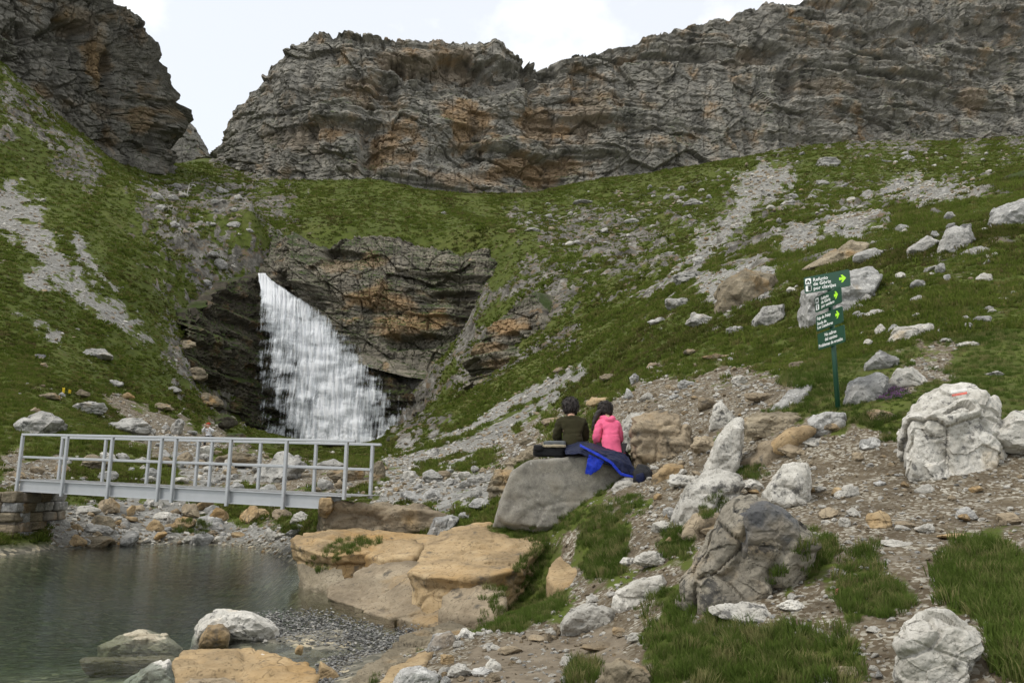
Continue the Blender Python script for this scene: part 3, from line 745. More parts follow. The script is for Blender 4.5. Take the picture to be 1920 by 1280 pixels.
FALL = [  # y, left x, right x, D, middle of the main stream, its half width
 (512,486,496,103.2,491,12),(525,486,508,102.6,498,14),(545,488,538,101.6,512,20),(570,488,580,100.8,536,32),(600,485,622,100.2,562,44),(640,480,662,99.6,588,52),(680,477,700,99.0,606,56),
 (720,479,734,98.4,614,56),(760,482,762,97.8,624,58),(800,484,780,97.2,632,60),(832,484,792,96.6,636,64)]
def waterfall_sheet(off, seed, bias, scale):
    nr, nc = 260, 150
    F_ = np.array(FALL, float)
    ys = np.linspace(512, 832, nr); a = np.linspace(0, 1, nc)
    Y, A = np.meshgrid(ys, a, indexing='ij')
    li = lambda k: np.interp(Y, F_[:, 0], F_[:, k])
    rag = fbm(np.stack([Y.ravel() / 26, A.ravel() * 0 + seed, A.ravel() * 0], 1), 3).reshape(Y.shape) * 8
    X = li(1) + rag * .6 * (1 - A) + (li(2) - li(1)) * A + rag * 1.5 * A
    Dp = li(3) + off
    # the water trips over the rock steps
    step_n = perlin(np.stack([Y.ravel() / 21 + .35 * np.sin(X.ravel() / 37 + seed), X.ravel() / 38, np.full(Y.size, seed)], 1)).reshape(Y.shape)
    Dp = Dp - .16 * np.tanh(3 * step_n) - .40 * fbm(np.stack([X.ravel() / 4, Y.ravel() / 70, np.full(Y.size, seed + 2.)], 1), 3).reshape(Y.shape)
    pts = np.array([P(x, y, d) for x, y, d in zip(X.ravel(), Y.ravel(), Dp.ravel())])
    me = np_mesh('water_sheet', pts, grid_faces(nr, nc), M['foam'])
    uv = me.uv_layers.new(name='UVMap')
    vi = np.empty(len(me.loops), np.int32); me.loops.foreach_get('vertex_index', vi)
    U = np.stack([pts[:, 0] * scale + seed * 3.1, pts[:, 2] * scale], 1)[vi]
    uv.data.foreach_set('uv', U.astype(np.float32).ravel())
    core = np.exp(-((X - li(4)) / (li(5) * 1.25)) ** 2)
    edge = np.minimum(1, np.minimum(A * 20, (1 - A) * 9))
    brk = sstep(.05, .5, step_n) * sstep(-.2, .3, fbm(np.stack([X.ravel() / 40, Y.ravel() / 30, np.full(Y.size, seed + 8.)], 1), 2).reshape(Y.shape))                        # white lines where it breaks on a ledge
    low = sstep(600, 520, Y)
    strm = fbm(np.stack([X.ravel() / 20, Y.ravel() / 150, np.full(Y.size, seed + 12.)], 1), 3).reshape(Y.shape)
    clump = fbm(np.stack([X.ravel() / 30, Y.ravel() / 17, np.full(Y.size, seed * 0 + 5.)], 1), 3).reshape(Y.shape)
    side = sstep(.30, .0, A) + sstep(.66, 1.0, A)
    dens = (.30 + .34 * strm + .55 * clump * (1 - .6 * core) - .26 * side * sstep(560, 640, Y) + .72 * core + .46 * brk + .5 * low + bias) * (.55 + .45 * edge) - .25 * (1 - edge)
    set_attr(me, 'dens', dens.ravel())
    return me
wf = mesh_obj('waterfall', waterfall_sheet(0, 1.0, -.02, 1.0))
tag(wf, 'white waterfall fanning out over dark stepped rock', None, None, 'structure')
mesh_obj('water_veil', waterfall_sheet(.55, 4.0, .0, 1.35), wf)

def small_cascade():
    nr, nc = 50, 40
    tl, tr_, bl, br_ = P(800, 918, 19.8), P(874, 921, 19.6), P(818, 955, 18.6), P(868, 958, 18.5)
    t = np.linspace(0, 1, nr); a = np.linspace(0, 1, nc); T, A = np.meshgrid(t, a, indexing='ij')
    p = ((tl[None, None] * (1 - A[..., None]) + tr_ * A[..., None]) * (1 - T[..., None]) + (bl * (1 - A[..., None]) + br_ * A[..., None]) * T[..., None])
    p[..., 1] -= .25 * np.sin(T * math.pi * .5) ** .6
    p = p.reshape(-1, 3); p[:, 1] += .06 * fbm(p * 5, 3)
    me = np_mesh('stream_cascade', p, grid_faces(nr, nc), M['foam_small'])
    uv = me.uv_layers.new(name='UVMap'); vi = np.empty(len(me.loops), np.int32); me.loops.foreach_get('vertex_index', vi)
    uv.data.foreach_set('uv', np.stack([p[:, 0], p[:, 2]], 1)[vi].astype(np.float32).ravel())
    set_attr(me, 'dens', np.full(len(p), .85))
    return tag(mesh_obj('stream_cascade', me), 'small white cascade between grey boulders below the scree', None, None, 'structure')
small_cascade()
_q0 = P(800, 916, 19.9)
box_water('stream_water', [tuple(P(772, 916, 19.9)[:2]), tuple(P(884, 916, 19.7)[:2]), tuple(P(900, 900, 23.5)[:2]), tuple(P(780, 900, 23.5)[:2])], _q0[2] + .02, .5, 'strip of stream water above the small cascade', M['water'])
# ------------------------------------------------------------------ rocks
def ico(sub):
    bm = bmesh.new(); bmesh.ops.create_icosphere(bm, subdivisions=sub, radius=1.0)
    v = np.array([x.co[:] for x in bm.verts]); f = np.array([[q.index for q in x.verts] for x in bm.faces]); bm.free()
    return v / np.linalg.norm(v, axis=1)[:, None], f
ICO = {k: ico(k) for k in (2, 3, 4, 5, 6, 7)}

def hull_planes(pts):
    bm = bmesh.new()
    for p in pts: bm.verts.new(p)
    bmesh.ops.convex_hull(bm, input=bm.verts)
    bm.faces.ensure_lookup_table(); bm.normal_update()
    c = np.mean([v.co[:] for v in bm.verts if v.link_faces], axis=0)
    pl = []
    for f in bm.faces:
        n = np.array(f.normal[:]); q = np.array(f.verts[0].co[:]) - c; d = n @ q
        if d < 0: n, d = -n, -d
        if d > 1e-4: pl.append((*n, d))
    bm.free()
    return c, np.array(pl)

def rock_mesh(pts, sub=4, rough=.05, seed=0, strata=0.0, round_=60, cracks=.03, fine=.020, sdir=(0, 0, 1.0), cuts=20, facet=.045):
    """a weathered rock filling the hull of the given points; mesh about its own centre"""
    pts = np.asarray(pts, float)
    ext = pts.max(0) - pts.min(0) + 1e-6; mid = (pts.max(0) + pts.min(0)) / 2
    q = (pts - mid) / (ext / 2)
    c, pl = hull_planes(q)
    rg = np.random.RandomState(int(seed * 13 + 5) % 99991)
    if cuts:
        nn = rg.normal(size=(cuts, 3)); nn /= np.linalg.norm(nn, axis=1)[:, None]
        sup = ((q - c) @ nn.T).max(0) * rg.uniform(.84, .985, cuts)
        pl = np.vstack([pl, np.concatenate([nn, sup[:, None]], 1)])
    v, f = ICO[sub]
    dn = v @ pl[:, :3].T
    r = pl[:, 3][None] / np.maximum(dn, .02)
    r = np.minimum(r, 40.0)
    rr = (r ** (-round_)).sum(1) ** (-1 / round_)
    p = (v * rr[:, None] + c) * (ext / 2)
    size = float(np.cbrt(np.prod(ext)))
    s = p / size + seed * 3.71
    d = rough * fbm(s * 2.1, 5) + .5 * rough * (np.abs(perlin(s * 3.3 + 7)) - .3) - cracks * sstep(.10, .0, np.abs(perlin(s * 1.7 + 11))) + fine * fbm(s * 9, 3)
    if facet:
        w3 = s * np.array([1.5, 1.5, 2.3]) + .14 * np.stack([perlin(s * 1.5 + k * 9) for k in range(3)], 1)
        cv_, cg_ = cells(w3, int(seed) % 50)
        cv2, cg2 = cells(w3 * 2.7 + 4, int(seed) % 50 + 3)
        d += facet * (cv_ - .5) + .4 * facet * (cv2 - .5) - .22 * facet * (1 - sstep(0, .06, cg_))
    if strata:
        ax = np.array(sdir, float); ax /= np.linalg.norm(ax)
        h = (p / size) @ ax + .08 * fbm(s * 1.2, 3)
        d += strata * np.tanh(3 * perlin(np.stack([h * 7, h * 0 + seed, h * 0], 1))) + .4 * strata * np.tanh(3 * perlin(np.stack([h * 19, h * 0 + seed, h * 0 + 5], 1)))
    p = p + v * (d * size)[:, None]
    return p, f, mid

LANDMARKS = []                                       # photograph place and short name of rocks that stones can be told by
def _short(label):
    w_ = label.replace(',', '').split()
    stop = {'on', 'in', 'at', 'by', 'below', 'beside', 'behind', 'under', 'between', 'with', 'above', 'overhanging', 'running', 'dipping', 'sloping', 'left', 'right', 'two', 'just', 'near', 'lying', 'standing', 'next', 'wedged', 'leaning', 'uphill', 'carrying', 'poking', 'high', 'midway', 'of', 'along', 'stacked', 'awash', 'cut', 'seen'}
    k = next((i for i, q in enumerate(w_) if i > 1 and q in stop), 6)
    return ' '.join(w_[:min(max(k, 2), 7)])
ROCK_N = [0]
def rock_obj(name, pts, mat, label=None, cat='rock', group=None, sub=4, parent=None, kind=None, **kw):
    ROCK_N[0] += 1
    kw.setdefault('seed', ROCK_N[0] % 97)
    p, f, mid = rock_mesh(pts, sub, **kw)
    zb = p[:, 2].min()
    me = np_mesh(name, p - np.array([0, 0, zb]), f, M[mat] if isinstance(mat, str) else mat, mat in ('ochre_rock', 'tan_rock', 'speckled_rock'))
    o = mesh_obj(name, me, parent)
    o.location = mid + np.array([0, 0, zb])
    if parent is None or label:
        tag(o, label, cat if parent is None else None, group, kind)
        if parent is None and label:
            lx, ly = proj(np.array([list(mid)])); sn_ = _short(label)
            if all(q[2] != sn_ for q in LANDMARKS): LANDMARKS.append((float(lx[0]), float(ly[0]), sn_))
    return o

def outline_pts(outline, D, thick, tilt=.10, inset=.72, sink=.12, back=.75):
    """points of a boulder from its outline: widest a little behind its front face, back face further off"""
    o = np.array(outline, float); c = o.mean(0); h = o[:, 1].max() - o[:, 1].min()
    out = []
    for x, y in o:
        out.append(P(x, y, D + .35 * thick))
        fx, fy = c + (np.array([x, y]) - c) * inset
        out.append(P(fx, fy + tilt * h, D))
        bx, by = c + (np.array([x, y]) - c) * back
        out.append(P(bx, by, D + thick))
    low = o[o[:, 1] > o[:, 1].max() - .25 * h]
    for x, y in low:
        q = P(x, y, D + .4 * thick); out.append(q - np.array([0, 0, sink * thick]))
    for x, y in o[o[:, 1] > np.median(o[:, 1])]:
        out.append(P(c[0] + (x - c[0]) * 1.08, y, D + .4 * thick) - np.array([0, 0, .35 * min(thick, 1.0)]))
    return np.array(out)

def boulder(outline, D, thick, mat, label, cat='rock', name='boulder', group=None, sub=5, tilt=.10, inset=.8, fixed=False, **kw):
    if not fixed:                                   # stand it on the ground where its foot is seen
        o = np.array(outline, float); k = o[:, 1] > o[:, 1].max() - .2 * (o[:, 1].max() - o[:, 1].min())
        d = hit(o[k, 0].mean(), min(o[k, 1].mean(), 1300))[1]
        thick *= d / D; D = d - .12 * thick
    return rock_obj(name, outline_pts(outline, D, thick, tilt, inset), mat, label, cat, group, sub, **kw)

def slab(top, thick, mat, label, name='rock_slab', cat='rock', sub=6, grow=-.07, dz=0.0, **kw):
    t = np.array([P(*q) for q in top]); t[:, 2] += dz; c = t.mean(0)
    low = c + (t - c) * (1 + grow); low[:, 2] = t[:, 2] - thick
    kw.setdefault('rough', .03); kw.setdefault('cracks', .03); kw.setdefault('fine', .010); kw.setdefault('facet', .04); kw.setdefault('round_', 80); kw.setdefault('cuts', 5)
    return rock_obj(name, np.vstack([t, low]), mat, label, cat, None, sub, **kw)

# --- ochre slabs along the pool
slab([(541,1012,13.9),(560,998,14.6),(640,992,15.2),(760,1000,15.2),(840,1012,14.4),(800,1030,13.2),(700,1040,12.8),(610,1050,12.7),(560,1032,13.2)], .45, 'ochre_rock', 'ochre slab tongue overhanging the pool under the bridge end', strata=.03, dz=.05)
slab([(440+115,1052,13.2),(640,1062,12.6),(650,1090,12.2),(630,1112,12.0),(575,1098,12.6)], .5, 'brown_rock', 'dark brown rock block at the waterline under the ochre tongue', sub=4, rough=.05)
slab([(770,1078,10.3),(800,1020,11.6),(850,988,12.8),(920,982,12.9),(1030,1000,11.9),(1040,1012,11.4),(985,1075,9.9),(900,1092,9.6),(790,1094,9.9)], .55, 'ochre_rock', 'broad bright ochre slab sloping below the speckled boulder', strata=.02, dz=.07)
slab([(612,1110,11.6),(640,1062,12.5),(668,1046,12.7),(760,1040,12.4),(800,1080,10.9),(900,1092,10.0),(930,1110,9.6),(890,1162,9.2),(830,1166,9.4),(700,1140,10.4)], .55, 'tan_rock', 'long tan slab dipping into the pool beside the gravel bar', strata=.03, dz=-.06)
slab([(680,1040,12.9),(700,1012,13.5),(780,1008,13.4),(800,1020,12.6),(780,1040,12.0),(720,1050,12.2)], .4, 'ochre_rock', 'small stepped ochre ledge behind the grass clump by the pool', sub=4, strata=.03)
slab([(815,1150,9.5),(850,1088,10.0),(905,1082,9.9),(950,1106,9.3),(940,1162,8.8),(860,1164,9.2)], .5, 'tan_rock', 'tan block wedged under the broad ochre slab', sub=4, strata=.02)
slab([(1022,1080,9.6),(1045,1040,10.4),(1090,1034,10.4),(1105,1070,9.6),(1090,1098,9.0),(1040,1094,9.2)], .5, 'ochre_rock', 'rounded ochre rock between two grass clumps below the path', sub=4)
slab([(640,1290,5.9),(690,1232,6.9),(780,1178,8.2),(850,1164,8.8),(900,1176,8.4),(840,1206,7.4),(770,1295,5.7)], .4, 'brown_rock', 'grey brown slab running down to the water edge by the dirt', strata=.03, rough=.03)
slab([(328,1232,6.2),(350,1214,6.5),(460,1211,6.5),(505,1226,6.3),(585,1238,6.1),(600,1262,5.7),(590,1300,5.3),(330,1300,5.3)], .5, 'ochre_rock', 'bright ochre rock ledge at the bottom edge of the pool', strata=.03, sdir=(.1, .3, 1))
slab([(700,1290,5.6),(730,1248,6.1),(790,1220,6.6),(812,1222,6.5),(800,1246,6.1),(750,1290,5.5)], .25, 'ochre_rock', 'narrow ochre rib next to the grey brown slab', sub=4, strata=.03)

# --- speckled boulder the two people sit on
SEAT_D = 11.4
boulder([(925,968),(938,925),(958,882),(990,860),(1100,851),(1150,864),(1172,888),(1150,925),(1100,962),(1062,986),(985,988),(940,982)], SEAT_D, 1.7, 'speckled_rock', 'big flat-faced speckled grey boulder two people sit on', sub=6, tilt=.0, inset=.96, rough=.018, cracks=.004, fine=.010, facet=.022, cuts=7, round_=90, fixed=True)
boulder([(1140,905),(1180,890),(1215,905),(1222,938),(1200,950),(1160,940)], 10.9, .7, 'white_rock', 'white rock under the blue jacket right of the seat boulder', fixed=True)
boulder([(945,868),(1000,835),(1050,838),(1040,862),(970,882),(940,888)], 13.4, .8, 'brown_rock', 'brown bedded rock poking out behind the seat boulder', strata=.05, sdir=(.4, .2, 1))
boulder([(915,905),(930,880),(965,880),(955,930),(920,940)], 13.2, .6, 'brown_rock', 'brown layered block at the low edge of the seat boulder', strata=.05)
boulder([(1170,805),(1178,778),(1235,765),(1285,775),(1306,830),(1295,855),(1240,868),(1190,860)], 11.6, 1.1, 'tan_rock', 'cracked ochre boulder beside the woman in pink', sub=6, strata=.02, facet=.09)
boulder([(1165,790),(1185,772),(1215,772),(1205,810),(1175,850),(1163,830)], 11.4, .5, 'white_rock', 'pale rock edge between woman and ochre boulder')
boulder([(1220,890),(1250,866),(1285,872),(1280,898),(1240,908),(1218,905)], 10.6, .6, 'ochre_rock', 'low cream rock in front of the cracked ochre boulder')
# --- around the sign and the path
boulder([(1685,860),(1690,790),(1700,760),(1740,735),(1800,722),(1840,728),(1880,755),(1897,790),(1890,850),(1860,895),(1800,905),(1740,890),(1690,880)], 7.6, 1.2, 'white_rock', 'largest white boulder, with red and white trail mark', sub=7, rough=.07, cracks=.05, fine=.022, facet=.09, fixed=True)
boulder([(1270,1100),(1290,1055),(1340,1020),(1365,940),(1400,922),(1440,928),(1500,970),(1545,1000),(1520,1020),(1490,1050),(1460,1100),(1400,1130),(1310,1132)], 5.5, .9, 'hero_rock', 'large dark grey and tan boulder in the grass by the path', sub=7, tilt=.08, rough=.06, cracks=.05, fine=.018, facet=.08, fixed=True)
boulder([(1385,962),(1405,938),(1440,935),(1498,975),(1505,1000),(1460,1015),(1395,1016)], 5.42, .35, 'dark_rock', 'charcoal slate face leaning on the large grey boulder', sub=5, tilt=.03, rough=.03, cracks=.02, fixed=True)
boulder([(1672,1200),(1690,1168),(1740,1150),(1800,1146),(1850,1180),(1852,1200),(1830,1250),(1790,1290),(1720,1295),(1690,1250)], 3.9, .45, 'white_rock', 'white topped tan rock at the lower right corner', sub=7, rough=.06, cracks=.05, fine=.018, facet=.075, tilt=.14, fixed=True)
boulder([(1320,880),(1340,820),(1375,782),(1395,780),(1395,830),(1380,880),(1340,905)], 9.4, .7, 'white_rock', 'tall white rock leaning left of the brown sign-side slab', sub=5)
boulder([(1392,790),(1420,770),(1480,768),(1535,782),(1500,810),(1430,818),(1395,812)], 9.6, .8, 'brown_rock', 'flat brown slab uphill beside the tall white rock', strata=.03)
boulder([(1388,868),(1440,825),(1500,805),(1550,820),(1540,840),(1470,868),(1410,882)], 8.9, .6, 'tan_rock', 'pointed tan slab with dark lichen below the brown slab', strata=.03, tilt=.2)
boulder([(1440,830),(1480,800),(1540,795),(1530,812),(1470,840)], 9.3, .5, 'ochre_rock', 'thin pale ochre slab stacked on the pointed tan slab', sub=3, fixed=True)
boulder([(1265,945),(1290,900),(1340,880),(1400,888),(1410,905),(1350,930),(1300,980),(1272,985)], 8.6, .8, 'white_rock', 'jagged white rock ridge beside the gravel path', sub=5, rough=.08, cracks=.06)
boulder([(1425,930),(1440,900),(1470,872),(1512,868),(1524,895),(1515,940),(1480,950)], 7.9, .6, 'white_rock', 'cream upright rock behind the large grey boulder', sub=5, rough=.07)
boulder([(1270,1000),(1300,965),(1350,958),(1360,990),(1300,1012)], 7.6, .5, 'tan_rock', 'low tan rock left of the large grey boulder')
boulder([(1580,755),(1590,720),(1640,700),(1670,700),(1660,745),(1610,765)], 10.4, .9, 'grey_rock', 'rounded grey rock right of the sign post foot', sub=5)
boulder([(1662,725),(1680,690),(1710,690),(1735,715),(1725,728)], 10.2, .7, 'white_rock', 'pale pointed rock behind the purple flowers')
boulder([(1510,790),(1540,768),(1590,770),(1585,805),(1530,812)], 9.5, .6, 'grey_rock', 'pale flat stone step at the foot of the sign post')
boulder([(1440,770),(1480,728),(1525,718),(1520,745),(1470,775)], 10.8, .8, 'grey_rock', 'grey slab lying on the bank left of the sign post', tilt=.25)
boulder([(1330,800),(1335,760),(1350,748),(1380,780),(1370,800),(1345,812)], 11.2, .5, 'white_rock', 'white shard standing on the stony bank')
boulder([(1495,575),(1500,545),(1550,520),(1620,505),(1660,510),(1640,545),(1580,600),(1510,612)], 16.5, 1.8, 'grey_rock', 'large pale boulder right behind the sign panels', sub=5)
boulder([(1410,600),(1430,575),(1470,570),(1475,590),(1440,612)], 19, 1.0, 'slope_rock', 'grey boulder on the grass left of the sign panels')
boulder([(1340,580),(1345,530),(1400,500),(1455,510),(1460,545),(1400,580),(1350,590)], 24, 2.0, 'brown_rock', 'rough brown outcrop on the slope below the scree', sub=5, rough=.09)
boulder([(1500,505),(1540,480),(1600,450),(1632,455),(1625,480),(1560,510)], 24, 1.6, 'brown_rock', 'dark brown crag on the slope above the sign', sub=5, rough=.1)
boulder([(1600,475),(1640,462),(1660,470),(1640,485)], 24, 1.0, 'slope_rock', 'flat pale rock beside the dark brown crag', sub=3)
boulder([(1850,420),(1860,395),(1920,372),(1990,365),(1990,420),(1900,432)], 22, 2.4, 'grey_rock', 'big grey slab at the edge of the upper slope', sub=5)
boulder([(1755,470),(1775,430),(1820,420),(1825,450),(1790,478)], 21, 1.2, 'slope_rock', 'grey block pair on the upper grass slope')
boulder([(1700,465),(1740,440),(1765,450),(1730,475)], 22, 1.0, 'slope_rock', 'low pale block on the upper grass slope')
boulder([(1655,640),(1680,615),(1750,605),(1755,620),(1700,645)], 12.6, .8, 'white_rock', 'long white rock on the grass uphill of the sign')
boulder([(1620,680),(1650,655),(1690,670),(1670,690)], 11.5, .6, 'grey_rock', 'flat grey rock in the grass right of the post')
boulder([(1850,820),(1900,770),(1990,770),(1990,850),(1900,830)], 8.6, .6, 'white_rock', 'cream rock cut by the right edge behind the largest boulder')
boulder([(1150,1105),(1190,1085),(1245,1075),(1255,1090),(1220,1130),(1160,1140)], 6.6, .45, 'white_rock', 'smooth bright white rock at the grass edge', sub=5, rough=.03)
boulder([(1050,1165),(1070,1140),(1110,1125),(1150,1140),(1165,1165),(1110,1180)], 6.7, .5, 'white_rock', 'cracked cream rock behind the muddy patch', sub=5, rough=.07, cracks=.06)
boulder([(800,1218),(812,1188),(850,1180),(858,1200),(835,1222)], 6.9, .4, 'grey_rock', 'rounded blue grey stone on the grey brown slab', rough=.03, fixed=True)
boulder([(855,1195),(870,1175),(892,1188),(885,1205)], 7.0, .25, 'white_rock', 'pale angular stone beside the blue grey stone', fixed=True)
boulder([(730,1290),(745,1255),(790,1243),(830,1260),(830,1295)], 5.5, .4, 'grey_rock', 'blue grey stone at the bottom edge below the ochre rib')
boulder([(900,1258),(920,1232),(942,1245),(940,1262)], 5.6, .2, 'white_rock', 'small white pyramid stone on the mud')
boulder([(1120,1290),(1130,1240),(1160,1228),(1210,1250),(1240,1295)], 4.8, .4, 'brown_rock', 'dark brown stone at the bottom edge in grass')
boulder([(220,1290),(260,1250),(320,1232),(335,1290)], 5.9, .4, 'white_rock', 'white rock at the bottom edge beside the ochre ledge', rough=.06)
boulder([(590,1270),(600,1238),(640,1262),(650,1275)], 5.9, .3, 'ochre_rock', 'orange wedge stone right of the ochre ledge')
boulder([(325,1290),(350,1272),(420,1268),(470,1285)], 5.35, .2, 'tan_rock', 'pale tan ledge lip at the bottom edge', fixed=True)
# --- rocks standing in the pool
boulder([(362,1162),(385,1140),(405,1125),(440,1124),(470,1128),(525,1150),(500,1162),(440,1172)], 8.6, .8, 'white_rock', 'white peaked rock standing in the pool by the gravel bar', sub=5, fixed=True)
boulder([(376,1180),(390,1155),(420,1152),(436,1168),(430,1182)], 8.3, .4, 'tan_rock', 'small rounded tan rock in front of the white peaked rock', fixed=True)
boulder([(190,1172),(235,1153),(275,1143),(310,1150),(348,1172),(345,1184),(195,1184)], 8.6, .8, 'cream_rock', 'low cream rock awash in the pool', sub=5, rough=.05, fixed=True)
boulder([(70,1252),(130,1243),(200,1238),(260,1236),(200,1252),(120,1262)], 6.75, .35, 'ochre_rock', 'ochre rock just under the water surface', rough=.04, fixed=True)
boulder([(150,1268),(180,1254),(210,1258),(190,1275)], 6.4, .25, 'ochre_rock', 'small ochre stone just under the water surface', fixed=True)
boulder([(150,1195),(220,1192),(330,1194),(370,1202),(300,1206),(180,1206)], 7.9, .5, 'brown_rock', 'long submerged brown rock behind the ochre one', rough=.04, fixed=True)
boulder([(553,1218),(560,1207),(570,1210),(566,1220)], 7.7, .12, 'ochre_rock', 'tiny orange stone in the shallows', sub=3, fixed=True)
for o_ in COL.objects:
    if 'under the water surface' in str(o_.get('label', '')) or 'submerged' in str(o_.get('label', '')):
        tz = max(v.co.z for v in o_.data.vertices); o_.location.z = WATER_Z - .03 - tz
    elif str(o_.get('label', '')).startswith(('white peaked rock', 'small rounded tan rock', 'low cream rock awash')):
        o_.location.z -= .20 if 'awash' in o_['label'] else .09
# --- right abutment of the bridge
boulder([(596,940),(625,932),(700,935),(780,945),(860,965),(862,990),(800,1000),(700,1002),(640,1002),(598,1000)], 15.2, 2.0, 'tan_rock', 'rough conglomerate rock carrying the bridge end', sub=6, rough=.06, cracks=.04, tilt=.0, inset=.9, name='abutment_rock', fixed=True)
boulder([(597,952),(600,934),(622,931),(628,950),(612,958)], 15.05, .5, 'ochre_rock', 'squared ochre block under the beam end', tilt=0, inset=.9, name='abutment_stone', fixed=True)
boulder([(800,1000),(815,972),(850,962),(862,972),(840,995),(815,1005)], 14.6, .6, 'grey_rock', 'smooth grey stone on the abutment rock edge', fixed=True)
boulder([(735,940),(770,920),(825,918),(842,945),(850,962),(780,955)], 17.6, 1.4, 'grey_rock', 'steep grey banded rock behind the abutment beside the cascade', strata=.07, sdir=(.5, 0, 1), sub=5, fixed=True)
boulder([(690,915),(695,870),(715,860),(725,890),(718,915)], 24.5, .9, 'brown_rock', 'brown block just right of the far rail end', fixed=True)

# --- named rocks of the slopes: px, foot y, width, height in the photograph
def crag_pts(p0, w, h, dpt, seed, n=16, flat=.5):
    rg = np.random.RandomState(seed)
    d = rg.normal(size=(n, 3)); d /= np.linalg.norm(d, axis=1)[:, None]
    d[:, 2] = np.maximum(d[:, 2], -flat)
    q = d * np.array([w / 2, dpt / 2, h * .62]) * rg.uniform(.85, 1.1, (n, 1))
    q[:, 2] += h * .32
    return q + p0

def crag(px, py, w, h, mat, label, name='boulder', group=None, sub=4, seed=None, **kw):
    p = hit(px, py); s = p[1] / FPX
    sd = ROCK_N[0] * 7 + 3 if seed is None else seed
    kw.setdefault('rough', .07); kw.setdefault('cracks', .05)
    return rock_obj(name, crag_pts(p + np.array([0, .3 * w * s, -.05 * h * s]), w * s, h * s, .85 * w * s, sd), mat, label, 'rock', group, sub, **kw)

SLOPE = [
 (1560,312,56,34,'slope_rock','two-part grey boulder high on the meadow under the right cliff'),
 (1708,299,38,16,'slope_rock','loaf-shaped grey boulder on the meadow right of the two-part boulder'),
 (1528,373,32,20,'slope_rock','rounded grey boulder on the meadow below the two-part boulder'),
 (1486,386,44,18,'slope_rock','low rock cluster beside the scree gully'),
 (1545,345,30,16,'slope_rock','brown mottled rock midway down the right meadow'),
 (1665,306,44,12,'slope_rock','pale flat outcrop near the loaf-shaped boulder'),
 (1310,385,62,26,'slope_rock','ragged grey outcrop left of the scree gully'),
 (1288,410,36,16,'slope_rock','small ragged outcrop just under the larger one by the gully'),
 (1187,420,38,20,'slope_rock','grey hummocky rock in the middle meadow'),
 (1098,382,62,18,'slope_rock','wide grey rock below the cliff bend'),
 (1000,434,38,14,'slope_rock','pale grey rock above the ochre rock face'),
 (958,438,44,14,'brown_rock','flat brown ledge above the layered rock band'),
 (832,402,16,9,'slope_rock','dark lone stone on the green meadow above the band'),
 (1278,356,14,12,'slope_rock','small dark stone under the right cliff foot'),
 (1222,385,12,8,'slope_rock','small pale stone left of the ragged outcrop'),
 (1295,528,64,40,'slope_rock','big grey rock pile at the foot of the scree gully'),
 (1312,498,40,26,'slope_rock','upper grey rock of the pile in the scree gully'),
 (1255,478,36,14,'slope_rock','flat dark rock left of the scree gully'),
 (1320,610,60,34,'slope_rock','rugged grey outcrop above the stony bank'),
 (1190,720,22,28,'grey_rock','upper of two smooth blue grey stones above the seated pair'),
 (1180,748,24,26,'grey_rock','lower of two smooth blue grey stones above the seated pair'),
 (1130,760,70,26,'ochre_rock','ochre rock ledge behind the seated pair'),
 (1055,698,44,14,'brown_rock','brown ledge at the top of the lower scree'),
 (68,675,38,16,'dark_rock','dark flat stone on the left slope'),
 (175,672,64,26,'slope_rock','pale slab rock in the middle of the left slope'),
 (205,723,44,16,'slope_rock','brown grey rock below the pale slab rock'),
 (330,815,34,40,'slope_rock','pointed grey rock at the gorge lip'),
 (155,775,66,32,'slope_rock','rounded pale boulder on the left above the railing'),
 (222,810,100,44,'slope_rock','broad pale boulder behind the railing'),
 (62,815,120,60,'slope_rock','huge lichen covered boulder behind the railing start'),
 (82,748,46,18,'brown_rock','brown flat boulder on the left slope near yellow flowers'),
 (148,744,36,18,'brown_rock','brown boulder right beside the yellow flowers'),
 (235,748,30,16,'ochre_rock','orange brown stone on the eroded left bank'),
 (340,655,46,26,'brown_rock','brown crag at the upper rim of the gorge'),(362,712,52,30,'brown_rock','brown crag halfway down the gorge rim'),(384,760,56,34,'brown_rock','brown crag low on the gorge rim'),(408,800,60,36,'wet_rock','dark crag where the gorge rim meets the flat'),(436,828,50,26,'wet_rock','dark rock at the gorge mouth left of the fall'),
 (318,735,36,16,'slope_rock','pale stone at the edge of the gorge'),
 (300,770,44,18,'brown_rock','tan ledge on the eroded left bank'),
 (515,905,110,84,'slope_rock','tall lichen covered rock behind the middle of the bridge'),
 (170,882,64,38,'brown_rock','rough brown rock seen through the railing'),
 (250,868,40,16,'slope_rock','flat pale stone seen through the railing'),
 (330,862,34,22,'slope_rock','pale cracked block seen through the railing'),
 (430,880,90,44,'brown_rock','brown bedded outcrop left of the tall lichen covered rock'),
 (640,905,90,40,'brown_rock','tan bedrock hump behind the bridge end'),
 (610,880,70,26,'slope_rock','flat grey rock between tall rock and bridge end'),
 (766,900,28,26,'white_rock','white block at the foot of the lower scree'),
 (808,905,44,34,'slope_rock','grey boulder left of the cascade pool'),
 (845,910,36,16,'slope_rock','low grey rock behind the cascade pool'),
 (893,912,46,26,'slope_rock','grey boulder right of the cascade pool'),
 (890,935,34,26,'slope_rock','mottled grey boulder beside the cascade'),
 (812,855,30,20,'slope_rock','dark grey rock on the lower scree'),
 (780,870,26,16,'slope_rock','grey rock at the low end of the scree'),
 (700,822,60,22,'wet_rock','black wet boulder at the foot of the waterfall'),
 (740,826,44,16,'wet_rock','dark boulder right of the waterfall foot'),
]
for px, py, w_, h_, mt, lb in SLOPE:
    crag(px, py, w_, h_, mt, lb, strata=.03 if mt in ('brown_rock', 'slope_rock') else 0)

